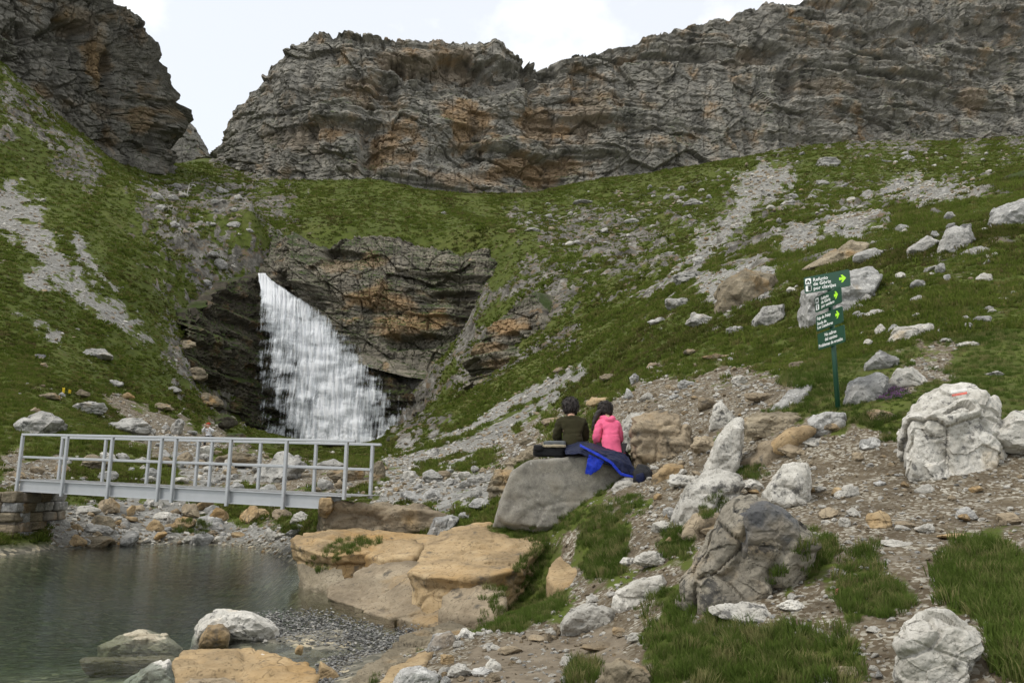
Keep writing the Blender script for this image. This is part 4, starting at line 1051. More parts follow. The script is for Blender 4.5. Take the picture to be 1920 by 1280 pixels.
NEAR = [
 (1215,752,30,22,'white_rock','pale knobbly rock above the cracked ochre boulder'),(1345,1004,62,24,'tan_rock','flat tan stone at the foot of the jagged white ridge'),
 (1600,930,40,26,'white_rock','squarish white stone in the middle of the path'),(1612,866,34,24,'tan_rock','rounded tan stone on the earth below the sign post'),
 (1655,992,52,38,'ochre_rock','cream upright stone where path meets grass'),(1705,992,48,18,'tan_rock','flat cream stone next to the cream upright stone'),
 (1742,1000,40,22,'white_rock','chalky stone between flat cream stone and grass bank'),(1815,976,46,30,'grey_rock','pale grey stone on the path near the largest white boulder'),
 (1902,985,54,34,'tan_rock','tan stone on the path cut by the right edge'),(1690,1026,74,16,'white_rock','white flat slab sunk in the path'),
 (1560,972,42,24,'tan_rock','tan stone just right of the large dark grey boulder'),(1795,1012,60,16,'ochre_rock','flat ochre stone above the tall grass bank'),
 (1735,902,42,18,'white_rock','white chip pile stone at the foot of the largest boulder'),(1655,912,28,14,'grey_rock','small grey stone left of the largest boulder'),
 (1262,968,36,20,'grey_rock','grey stone at the low end of the jagged ridge'),(1222,1068,62,44,'white_rock','crumbly white rock left of the round grass tuft'),
 (1180,1062,32,20,'white_rock','small white rock left of the crumbly one'),(1415,1172,140,46,'white_rock','wide weathered white rock in grass under the dark boulder'),
 (1490,1146,54,24,'white_rock','white stone at the right end of the weathered rock'),(1642,1186,32,14,'white_rock','lone white chip in grass by the white topped rock'),
 (1600,1272,64,22,'tan_rock','flat tan stone at the bottom edge between grass banks'),(1548,1284,50,20,'white_rock','pale flat stone at the bottom edge'),
 (862,1272,54,30,'white_rock','white stone at the bottom edge beside the mud'),(905,1268,42,20,'grey_rock','grey stone at the bottom edge beside the mud'),
 (836,1248,34,24,'ochre_rock','orange stone between ochre rib and mud'),(1122,1222,72,16,'tan_rock','flat tan slab at the far side of the mud'),
 (1196,1205,42,20,'white_rock','white stone by the tall grass edge near the mud'),(1160,1190,36,16,'tan_rock','tan stone below the cracked cream rock'),
 (1004,1204,44,14,'tan_rock','thin tan flake at the mud edge'),(958,1228,50,16,'tan_rock','tan flake at the near left of the mud'),
 (1650,590,54,18,'slope_rock','flat rock in grass uphill right of the sign panels'),(1735,566,48,18,'slope_rock','low rock above the long white rock'),
 (1765,506,54,18,'slope_rock','rock in the upper right grass above the pink flowers'),(1842,476,64,24,'slope_rock','wide rock below the big grey edge slab'),
 (1892,566,44,16,'slope_rock','rock in the grass at the right edge'),(1822,650,52,16,'white_rock','whitish rock in the grass above the largest boulder'),
 (1872,706,42,16,'slope_rock','half buried rock up and right of the largest boulder'),(1424,552,54,26,'slope_rock','rock on the slope right of the rough brown outcrop'),
 (1384,628,50,24,'slope_rock','rock on the grass edge above the stony bank'),(1275,578,64,30,'slope_rock','broad rock below the grey rock pile'),
 (1238,606,44,18,'slope_rock','low rock left of the rugged grey outcrop'),(1300,664,50,16,'tan_rock','tan ledge at the top of the stony bank'),
 (1352,672,64,16,'brown_rock','brown turf ledge at the top of the stony bank'),(1500,690,40,22,'brown_rock','brown rock under the dark tufts left of the post'),
 (1225,690,40,16,'tan_rock','tan rock at the upper left of the stony bank'),(1145,712,50,18,'brown_rock','brown ledge above the blue grey stones'),
 (1035,800,56,26,'tan_rock','tan rock just left of the person in olive'),(990,835,40,18,'brown_rock','brown rock left of the rucksack'),
 (960,905,36,24,'brown_rock','brown stone at the stream side of the seat boulder'),(905,955,60,24,'grey_rock','flat grey stone between cascade and ochre slab'),
 (872,975,44,16,'grey_rock','grey stone above the broad ochre slab'),(560,985,40,30,'white_rock','white boulder at the right end of the gravel bank'),
 (470,975,60,26,'ochre_rock','ochre boulder below the bridge middle'),(178,1000,66,50,'brown_rock','split brown boulder beside the stone pier'),(165,1026,90,24,'brown_rock','low brown rock in front of the split boulder'),
 (1290,912,74,42,'white_rock','blocky white rock between jagged ridge and ochre boulder'),(1378,958,64,30,'white_rock','flat white rock tucked behind the large dark boulder'),(1500,856,96,34,'tan_rock','broad tan slab under the pointed slab'),(1415,925,54,32,'white_rock','white wedge left of the cream upright rock'),
 (1330,768,54,32,'tan_rock','tan block on the stony bank by the white shard'),(1290,728,44,26,'grey_rock','grey block high on the stony bank'),(1432,752,66,26,'tan_rock','tan slab lying on the bank under the grey slab'),(1395,720,46,22,'white_rock','white stone near the top of the stony bank'),
 (1535,838,64,28,'white_rock','white block below the sign post step'),(1566,808,54,26,'tan_rock','tan block below the sign post step'),(1245,800,50,34,'grey_rock','grey block leaning on the cracked ochre boulder'),(1325,850,60,40,'tan_rock','tan block left of the tall white rock'),(1245,1000,50,26,'white_rock','white flat rock on the gravel left of the ridge end'),(1640,840,60,26,'grey_rock','grey flat rock left of the largest boulder'),(1660,790,70,34,'brown_rock','brown mossy block above the largest boulder'),
 (300,975,44,24,'white_rock','white boulder below the beam left of the round tuft'),(395,985,48,26,'grey_rock','smooth grey boulder right of the round tuft'),(410,1020,44,20,'white_rock','pitted white rock at the water line'),
]
for px, py, w_, h_, mt, lb in NEAR:
    crag(px, py, w_, h_, mt, lb, sub=5, rough=.06, cracks=.04, facet=.07)
# --- repeats: one set of shapes, copied
def shapes(n, mat, sub=3, seed=0, aspect=(1, .8, .6), **kw):
    out = []
    for k in range(n):
        p, f, mid = rock_mesh(crag_pts(np.zeros(3), aspect[0], aspect[2], aspect[1], seed + k * 3 + 1, 14), sub, seed=seed + k, **kw)
        out.append(np_mesh('stone', p + mid, f, M[mat] if isinstance(mat, str) else mat, False))
    return out
ST = {m: shapes(5, m, 3, i * 50, rough=.06, cracks=.05) for i, m in enumerate(('white_rock', 'grey_rock', 'tan_rock', 'ochre_rock', 'slope_rock'))}
STONES = []
def stones_in(polys, n, px_size, mats, where, group, seed, dmin=2, dmax=300):
    """n loose stones inside outlined patches; sizes in pixels, larger ones rarer"""
    rg = np.random.RandomState(seed); k = 0; tries = 0
    box = np.array([q for pl in polys for q in pl], float)
    while k < n and tries < n * 30:
        tries += 1
        x, y = rg.uniform(box[:, 0].min(), box[:, 0].max()), rg.uniform(box[:, 1].min(), min(box[:, 1].max(), 1290))
        if not any(poly_sd(np.array([x]), np.array([y]), pl)[0] > 0 for pl in polys): continue
        p = hit(x, y)
        if not dmin < p[1] < dmax: continue
        spx = px_size[0] + (px_size[1] - px_size[0]) * rg.rand() ** 2.2
        s = spx * p[1] / FPX
        if p[2] < WATER_Z - .3 * s: continue
        STONES.append((spx, x, y, p, s, mats[rg.randint(len(mats))], rg.randint(1 << 30), where, group)); k += 1
stones_in([[(120,945),(330,945),(560,975),(580,1005),(545,1020),(115,1025)]], 95, (12, 62), ('white_rock', 'grey_rock', 'ochre_rock', 'tan_rock', 'grey_rock'), 'on the gravel bank under the bridge', 'stones on the far bank of the pool', 11, 14, 30)
stones_in([[(20,860),(470,850),(700,880),(940,880),(930,925),(700,930),(300,925),(20,905)]], 150, (10, 48), ('slope_rock', 'grey_rock', 'white_rock', 'tan_rock'), 'on the stream flat behind the bridge', 'rocks of the stream flat', 12, 18, 60)
stones_in([DIRT[0], [(1180,700),(1480,640),(1500,780),(1340,820),(1200,800)]], 90, (7, 26), ('white_rock', 'tan_rock', 'white_rock', 'grey_rock'), 'on the eroded bank left of the sign', 'stones of the eroded bank', 13, 8, 30)
stones_in([[(1190,900),(1330,840),(1500,880),(1680,910),(1920,905),(1960,1000),(1700,1010),(1560,1000),(1250,1030)]], 80, (10, 46), ('white_rock', 'tan_rock', 'white_rock', 'ochre_rock', 'grey_rock'), 'on the dirt path', 'stones on the dirt path', 14, 4, 14)
stones_in([[(700,1290),(860,1190),(1000,1170),(1080,1120),(1230,1110),(1240,1200),(1190,1290)]], 60, (8, 40), ('white_rock', 'grey_rock', 'tan_rock', 'white_rock'), 'by the muddy patch', 'stones round the mud', 15, 4, 10)
stones_in([[(1340,1180),(1480,1090),(1620,1050),(1660,1130),(1560,1190)], [(1580,1290),(1620,1190),(1690,1210),(1700,1290)]], 50, (8, 34), ('white_rock', 'grey_rock', 'white_rock'), 'among the tall near grass', 'stones among the grass', 16, 3, 8)
stones_in([[(960,380),(1330,330),(1480,290),(1900,280),(1900,330),(1600,400),(1320,470),(1010,480)]], 260, (4, 22), ('slope_rock', 'grey_rock', 'white_rock'), 'on the upper meadow', 'rocks scattered on the meadow', 17, 60, 210)
stones_in([[(1300,560),(1700,430),(1900,360),(1900,620),(1640,680),(1590,640),(1480,600)]], 150, (6, 40), ('slope_rock', 'grey_rock', 'white_rock'), 'on the grass slope above the sign', 'rocks in the right slope grass', 18, 9, 60)
stones_in([[(0,600),(300,640),(440,800),(300,840),(0,820)]], 60, (5, 28), ('slope_rock', 'tan_rock', 'grey_rock'), 'on the left grass slope', 'rocks on the left slope', 19, 25, 100)
stones_in([[(240,340),(470,350),(490,470),(400,560),(300,470)]], 50, (8, 40), ('slope_rock',), 'among tussocks above the gorge', 'rock knobs above the gorge', 20, 60, 190)
stones_in([[(760,860),(960,750),(1080,690),(1060,740),(940,830),(830,880)]], 60, (4, 18), ('slope_rock', 'grey_rock', 'white_rock'), 'on the lower scree', 'stones on the lower scree', 21, 20, 90)

STONES.sort(key=lambda q: -q[0])
_seen = {}
_OD = ('', 'second ', 'third ', 'fourth ', 'fifth ', 'sixth ', 'seventh ', 'eighth ', 'ninth ', 'tenth ', 'eleventh ', 'twelfth ', 'thirteenth ', 'fourteenth ', 'fifteenth ', 'sixteenth ', 'seventeenth ', 'eighteenth ', 'nineteenth ', 'twentieth ') + tuple(f'twenty-{q} ' for q in ('first', 'second', 'third', 'fourth', 'fifth', 'sixth', 'seventh', 'eighth', 'ninth')) + tuple(f'thirty-{q} ' for q in ('first', 'second', 'third', 'fourth', 'fifth', 'sixth', 'seventh', 'eighth', 'ninth'))
_CN = {'white_rock': 'white', 'grey_rock': 'grey', 'tan_rock': 'tan', 'ochre_rock': 'ochre', 'slope_rock': 'mottled grey'}
for spx, x, y, p, s_, mt, sd, where, group in STONES[:290]:
    rg = np.random.RandomState(sd)
    o = bpy.data.objects.new('stone', ST[mt][rg.randint(5)])
    o.location = (p[0], p[1], p[2] - .06 * s_); o.rotation_euler = (rg.uniform(-.3, .3), rg.uniform(-.3, .3), rg.uniform(0, 6.28))
    o.scale = (s_, s_ * rg.uniform(.7, 1.1), s_ * rg.uniform(.7, 1.15))
    lx, ly, ln = min(LANDMARKS, key=lambda q: math.hypot(q[0] - x, (q[1] - y) * 1.3))
    dx, dy = x - lx, y - ly
    side = ('right of' if dx > 0 else 'left of') if abs(dx) > abs(dy) else ('below' if dy > 0 else 'above')
    key = (mt, side, ln)
    n_ = _seen.get(key, 0); _seen[key] = n_ + 1
    od = _OD[min(n_, len(_OD) - 1)]
    tag(link(o), f'{od}largest {_CN[mt]} stone {side} the {ln}', 'stone', group)
SMALL_STONES = STONES[290:]
# ------------------------------------------------------------------ footbridge and its masonry pier
M['steel'] = flat_mat('galvanised_steel', (.40, .41, .415), .45, .5, .35, .10, 6.0, .05, 60)
M['deck'] = flat_mat('bridge_deck', (.30, .30, .29), .8, .2, 0, .15, 9)
M['mortar'] = flat_mat('mortar', (.17, .15, .12), .95, .1, 0, .25, 8, .5, 30)

def bar_mesh(name, a, b, w_, h_, mat, up=(0, 0, 1)):
    """straight bar of rectangular section from a to b, small chamfers; mesh about a"""
    a = Vector(a); b = Vector(b); d = (b - a); L = d.length; d.normalize()
    up = Vector(up); s = d.cross(up)
    if s.length < 1e-4: s = Vector((1, 0, 0))
    s.normalize(); u = s.cross(d)
    bm = bmesh.new(); c = min(w_, h_) * .14
    sec = [(-w_/2+c,-h_/2),(w_/2-c,-h_/2),(w_/2,-h_/2+c),(w_/2,h_/2-c),(w_/2-c,h_/2),(-w_/2+c,h_/2),(-w_/2,h_/2-c),(-w_/2,-h_/2+c)]
    r0 = [bm.verts.new(s * x + u * y) for x, y in sec]; r1 = [bm.verts.new(d * L + s * x + u * y) for x, y in sec]
    for k in range(8): bm.faces.new((r0[k], r0[(k+1) % 8], r1[(k+1) % 8], r1[k]))
    bm.faces.new(r0[::-1]); bm.faces.new(r1)
    bmesh.ops.recalc_face_normals(bm, faces=bm.faces)
    me = bpy.data.meshes.new(name); bm.to_mesh(me); bm.free(); me.materials.append(mat)
    return me

BA, BB = V(33, 899, 18.3), V(690, 932, 14.9)
BW = Vector((.2, 1.15, .0))
br_root = empty('footbridge', BA)
tag(br_root, 'grey steel footbridge with post and rail parapets over the pool', 'bridge')
def bpart(name, a, b, w_, h_, mat='steel', up=(0, 0, 1)):
    o = mesh_obj(name, bar_mesh(name, a, b, w_, h_, M[mat], up), br_root); o.location = Vector(a) - BA
    return o
def at_px(A, B, px):
    lo, hi = -.2, 1.3
    for _ in range(50):
        m = (lo + hi) / 2; x, _y = proj(np.array([list(A + (B - A) * m)]))
        lo, hi = (m, hi) if x[0] < px else (lo, m)
    return A + (B - A) * lo
Zv = Vector((0, 0, 1)); DIR = (BB - BA).normalized(); OUT = Vector((BW.x, BW.y, 0)).normalized()
nearA, nearB = BA, at_px(BA, BB, 655)
farA, farB = BA + BW, BB + BW
for A, B, pxs, off, lowz in ((nearA, nearB, (38, 122, 207, 300, 327, 430, 535, 648), -OUT * .075, -.30), (farA, farB, (105, 187, 270, 362, 388, 480, 585, 692), OUT * .075, -.26)):
    for q in pxs:
        p = at_px(A, B, q)
        onbank = q in (648, 692, 38, 105)
        bpart('post', p + off + Zv * (-.06 if q in (648, 692) else lowz), p + off + Zv * .985, .065, .065, 'steel', DIR)
    a0 = at_px(A, B, 37 if A is nearA else 103); b0 = at_px(A, B, 664 if A is nearA else 708)
    bpart('top_rail', a0 + off + Zv * 1.01, b0 + off + Zv * 1.01, .06, .05)
    bpart('middle_rail', at_px(A, B, 40 if A is nearA else 107) - (-off) * .55 + Zv * .51, at_px(A, B, 650 if A is nearA else 692) + off * .55 + Zv * .51, .04, .05)
    e = at_px(A, B, 612 if A is nearA else 640); s0 = A + DIR * .1
    bpart('beam_web', s0 + Zv * -.125, e + Zv * -.125, .012, .23)
    bpart('beam_flange', s0 + Zv * -.006, at_px(A, B, 690 if A is farA else 655) + Zv * -.006, .11, .016)
    bpart('beam_flange', s0 + Zv * -.245, e + Zv * -.245, .11, .016)
for k in range(24):                                          # deck boards laid across
    t = (k + .5) / 24; p = nearA + (farB - farA) * t * .98
    bpart('deck_board', p + OUT * .07 + Zv * .012, p + BW - OUT * .07 + Zv * .012, (farB - farA).length / 24 - .012, .02, 'deck')

pier = empty('stone_pier', P(60, 1030, 18.0)); PO = Vector(pier.location)
tag(pier, 'squared rubble masonry pier carrying the left bridge end', 'pier')
rg = np.random.RandomState(3)
x0, x1 = P(-260, 950, 18.0)[0], P(34, 950, 18.0)[0]; y0, y1 = 17.95, 19.9
zt = BA.z - .27; zb = WATER_Z - .45
core = bar_mesh('mortar_core', (x0, (y0 + y1) / 2, (zt + zb) / 2 - .02), (x1 - .05, (y0 + y1) / 2, (zt + zb) / 2 - .02), y1 - y0 - .16, zt - zb - .06, M['mortar'])
o = mesh_obj('mortar_core', core, pier); o.location = Vector((x0, (y0 + y1) / 2, (zt + zb) / 2 - .02)) - PO
def block(cx, cy, cz, sx, sy, sz, mt, parent, org, name='stone_block'):
    j = lambda: rg.uniform(.80, 1.06)
    pts = [(cx + a * sx / 2 * j(), cy + b * sy / 2 * j(), cz + c * sz / 2 * j()) for a in (-1, 1) for b in (-1, 1) for c in (-1, 1)]
    p, f, mid = rock_mesh(np.array(pts), 4, rough=.05, cracks=.02, fine=.015, seed=rg.randint(90), round_=60, cuts=7)
    ob = mesh_obj(name, np_mesh(name, p, f, M[mt]), parent); ob.location = Vector(mid) - org
    return ob
z = zb
while z < zt - .05:
    h = min(rg.uniform(.12, .30), zt - z)
    if zt - z - h < .1: h = zt - z
    x = x0
    while x < x1 - .02:
        l = rg.uniform(.22, .80)
        if x1 - x - l < .2: l = x1 - x
        block(x + l / 2, y0 + .12 + rg.uniform(-.04, .05), z + h / 2 + rg.uniform(-.03, .03), l * 1.03, .36, h * 1.06, rg.choice(['brown_rock', 'brown_rock', 'wall_rock', 'tan_rock', 'grey_rock']), pier, PO); x += l
    y = y0 + .2
    while y < y1 - .02:
        l = rg.uniform(.3, .7)
        if y1 - y - l < .2: l = y1 - y
        block(x1 - .12 + rg.uniform(-.04, .03), y + l / 2, z + h / 2, .34, l * 1.03, h * 1.05, rg.choice(['brown_rock', 'wall_rock', 'grey_rock']), pier, PO); y += l
    z += h
# ------------------------------------------------------------------ signpost
M['sign_green'] = flat_mat('sign_green_paint', (.012, .058, .030), .42, .4, 0, .15, 7, .05, 60)
M['sign_white'] = flat_mat('sign_white_print', (.80, .81, .78), .5, .3, 0, .04, 20)
M['sign_lime'] = flat_mat('sign_lime_print', (.42, .85, .03), .5, .3, 0, .04, 20)
M['sign_dark'] = flat_mat('sign_dark_print', (.015, .035, .02), .5, .3, 0, .04, 20)

post_a, post_b = V(1572, 772, 10.06), V(1554, 524, 10.07)
sp = empty('signpost', post_a)
tag(sp, 'green trail signpost with four stacked panels in white lettering', 'signpost')
def cyl_between(name, a, b, r, mat, n=14):
    a = Vector(a); b = Vector(b); d = (b - a); L = d.length; q = d.to_track_quat('Z', 'Y').to_matrix()
    bm = bmesh.new()
    r0 = [bm.verts.new(a + q @ Vector((r * math.cos(k * 2 * math.pi / n), r * math.sin(k * 2 * math.pi / n), 0))) for k in range(n)]
    r1 = [bm.verts.new(a + q @ Vector((r * math.cos(k * 2 * math.pi / n), r * math.sin(k * 2 * math.pi / n), L))) for k in range(n)]
    for k in range(n): f = bm.faces.new((r0[k], r0[(k+1) % n], r1[(k+1) % n], r1[k])); f.smooth = True
    bm.faces.new(r0[::-1]); bm.faces.new(r1)
    me = bpy.data.meshes.new(name); bm.to_mesh(me); bm.free(); me.materials.append(mat)
    return me
mesh_obj('post', cyl_between('post', (0, 0, -.15), post_b - post_a, .031, M['sign_green']), sp)

def poly_mesh(name, pts, mat, thick, back=True):
    """flat plate with outline pts (x along, z up), front at y = 0, thickness behind"""
    bm = bmesh.new()
    f_ = [bm.verts.new((x, 0, z_)) for x, z_ in pts]; b_ = [bm.verts.new((x, thick, z_)) for x, z_ in pts]; n = len(pts)
    bm.faces.new(f_); bm.faces.new(b_[::-1])
    for k in range(n): bm.faces.new((f_[k], b_[k], b_[(k+1) % n], f_[(k+1) % n]))
    bmesh.ops.recalc_face_normals(bm, faces=bm.faces)
    me = bpy.data.meshes.new(name); bm.to_mesh(me); bm.free(); me.materials.append(mat)
    return me
def rrect(x, z, w_, h_, r, n=5):
    out = []
    for cx, cz, a0 in ((x + w_ - r, z + h_ - r, 0), (x + r, z + h_ - r, 90), (x + r, z + r, 180), (x + w_ - r, z + r, 270)):
        for k in range(n): a = R(a0 + 90 * k / (n - 1)); out.append((cx + r * math.cos(a), cz + r * math.sin(a)))
    return out
def text_mesh(body, size, mat, bold=.0011):
    cu = bpy.data.curves.new('lettering', 'FONT'); cu.body = body; cu.size = size; cu.extrude = .0008; cu.offset = bold; cu.resolution_u = 3
    cu.space_character = 1.05
    me = baked(bpy.data.objects.new('lettering', cu))
    me.name = 'lettering'; me.materials.clear(); me.materials.append(mat)
    return me
ARROW = [(0, -.011), (.026, -.011), (.013, -.030), (.028, -.030), (.056, 0), (.028, .030), (.013, .030), (.026, .011), (0, .011)]
def panel(tl, D, L, H, yaw, tilt, lines, arrow=None, icons=(), label=None):
    """tl: pixel of the left top corner, D its distance; yaw turns the right end towards the viewer"""
    o = bpy.data.objects.new('sign_panel', poly_mesh('sign_panel', rrect(0, -H, L, H, .022), M['sign_green'], .012)); link(o, sp)
    o.location = V(*tl, D) - post_a; o.rotation_euler = (0, R(tilt), -R(yaw))
    if label: o['label'] = label
    def stick(name, me, x, z_, rx=0, lift=.0022):
        c = mesh_obj(name, me, o); c.location = (x, -lift, z_)
        if rx: c.rotation_euler = (R(90), 0, 0)
        return c
    for txt, x, z_, s in lines: stick('lettering', text_mesh(txt, s, M['sign_white']), x, z_, 90)
    if arrow: stick('arrow', poly_mesh('arrow', [(a * arrow[2], b * arrow[2]) for a, b in ARROW], M['sign_lime'], .001), arrow[0], arrow[1])
    for kind, x, z_, s in icons:
        stick('pictogram', poly_mesh('pictogram', rrect(0, 0, s, s, s * .18), M['sign_white'], .001), x, z_)
        if kind == 'hut':
            pts = [(.18, .15), (.18, .45), (.12, .45), (.5, .82), (.88, .45), (.82, .45), (.82, .15), (.62, .15), (.62, .42), (.38, .42), (.38, .15)]
        elif kind == 'rock':
            pts = [(.50, .06), (.94, .06), (.94, .94), (.45, .94), (.36, .75), (.50, .62), (.34, .48), (.48, .34), (.38, .2)]
        else:
            pts = [(.34, .1), (.46, .1), (.52, .36), (.62, .1), (.74, .1), (.60, .48), (.62, .66), (.72, .55), (.76, .6), (.62, .78), (.56, .92), (.44, .92), (.44, .78), (.36, .6), (.42, .56), (.48, .64), (.46, .44)]
        stick('symbol', poly_mesh('symbol', [(a * s, b * s) for a, b in pts], M['sign_dark'], .001), x, z_, 0, .0045)
    return o
panel((1506.7, 520.6), 10.22, .60, .218, 45, -1.0, [('Refugio', .125, -.075, .062), ('de Góriz', .125, -.132, .062), ('por clavijas', .125, -.190, .062)], (.465, -.105, 1.6),
      [('hut', .020, -.100, .078), ('rock', .020, -.195, .078)], 'top panel turned towards the viewer, facing less sideways than the rest')
panel((1527, 558), 10.30, .60, .205, 80, -1.0, [('Refugio', .155, -.070, .056), ('de Góriz', .155, -.122, .056), ('por sendero', .155, -.174, .056)], (.45, -.085, 1.6), [('hut', .025, -.092, .075), ('walk', .025, -.182, .075)])
panel((1529.4, 593), 10.30, .60, .205, 80, -1.0, [('Faja de Pelay', .03, -.062, .058), ('Senda de', .03, -.128, .056), ('Los Cazadores', .03, -.180, .056)], (.45, -.085, 1.6))
panel((1532.6, 626), 10.30, .60, .215, 80, -1.0, [('No salirse', .17, -.066, .060), ('del camino', .17, -.126, .060), ('Problemas de erosión', .02, -.188, .058)])
# ------------------------------------------------------------------ people and what they brought
def cloth_mat(name, col, rough=.9, fold=.3, scale=9.0, var=.25):
    b = NB(name); c = b.coord('Object')
    n1 = b.noise(c, scale, 4, .6); n2 = b.noise(c, scale * 30, 2, .6)
    k = b.mix(n1, tuple(x * (1 - var) for x in col), tuple(min(1, x * (1 + var)) for x in col))
    nm = b.bump(b.math('ADD', n1, b.math('MULTIPLY', n2, .12)), fold, .02)
    return b.done(b.bsdf(k, rough, nm, .15, **{'Sheen Weight': .03}))
M['skin'] = flat_mat('skin', (.48, .29, .20), .6, .3, 0, .08, 20)
M['olive'] = cloth_mat('olive_wool', (.030, .027, .012))
M['pink'] = cloth_mat('pink_fleece', (.74, .13, .24), .85, .4)
M['dark_trousers'] = cloth_mat('charcoal_trousers', (.028, .027, .028))
M['hair'] = flat_mat('dark_brown_hair', (.018, .012, .009), .55, .4, 0, .4, 60, .6, 160)
M['navy'] = cloth_mat('navy_nylon', (.005, .008, .030), .6, .6, 7, .5)
M['blue'] = cloth_mat('bright_blue_lining', (.008, .028, .34), .55, .9, 18, .6)
M['black_nylon'] = cloth_mat('black_nylon', (.012, .012, .013), .55, .5, 10)
M['tan_trim'] = cloth_mat('tan_trim', (.34, .29, .20), .8, .2)
M['white_cloth'] = cloth_mat('white_shirt', (.62, .62, .62))
M['red_cap'] = cloth_mat('red_cap', (.42, .06, .03))

def skin_mesh(name, verts, edges, mat, sub=2, ridge=0.0, seed=0):
    """verts: (x, y, z, rx, ry); one continuous surface grown along the edges"""
    me = bpy.data.meshes.new(name); me.from_pydata([v[:3] for v in verts], edges, [])
    ob = bpy.data.objects.new(name, me)
    md = ob.modifiers.new('Skin', 'SKIN'); md.use_smooth_shade = True; md.branch_smoothing = .6
    for i, v in enumerate(verts):
        d = me.skin_vertices[0].data[i]; d.radius = (v[3], v[4] if len(v) > 4 else v[3]); d.use_root = (i == 0)
    ss = ob.modifiers.new('Sub', 'SUBSURF'); ss.levels = ss.render_levels = sub
    res = baked(ob)
    n = len(res.vertices); co = np.empty(n * 3, np.float32); res.vertices.foreach_get('co', co); co = co.reshape(-1, 3)
    if ridge:
        nr_ = np.empty(n * 3, np.float32); res.vertices.foreach_get('normal', nr_)
        co = co + nr_.reshape(-1, 3) * (ridge * fbm(co * np.array([14, 14, 22.]) + seed, 3))[:, None]
        res.vertices.foreach_set('co', co.astype(np.float32).ravel())
    res.polygons.foreach_set('use_smooth', np.ones(len(res.polygons), bool))
    res.name = name; res.materials.clear(); res.materials.append(mat); res.update()
    return res

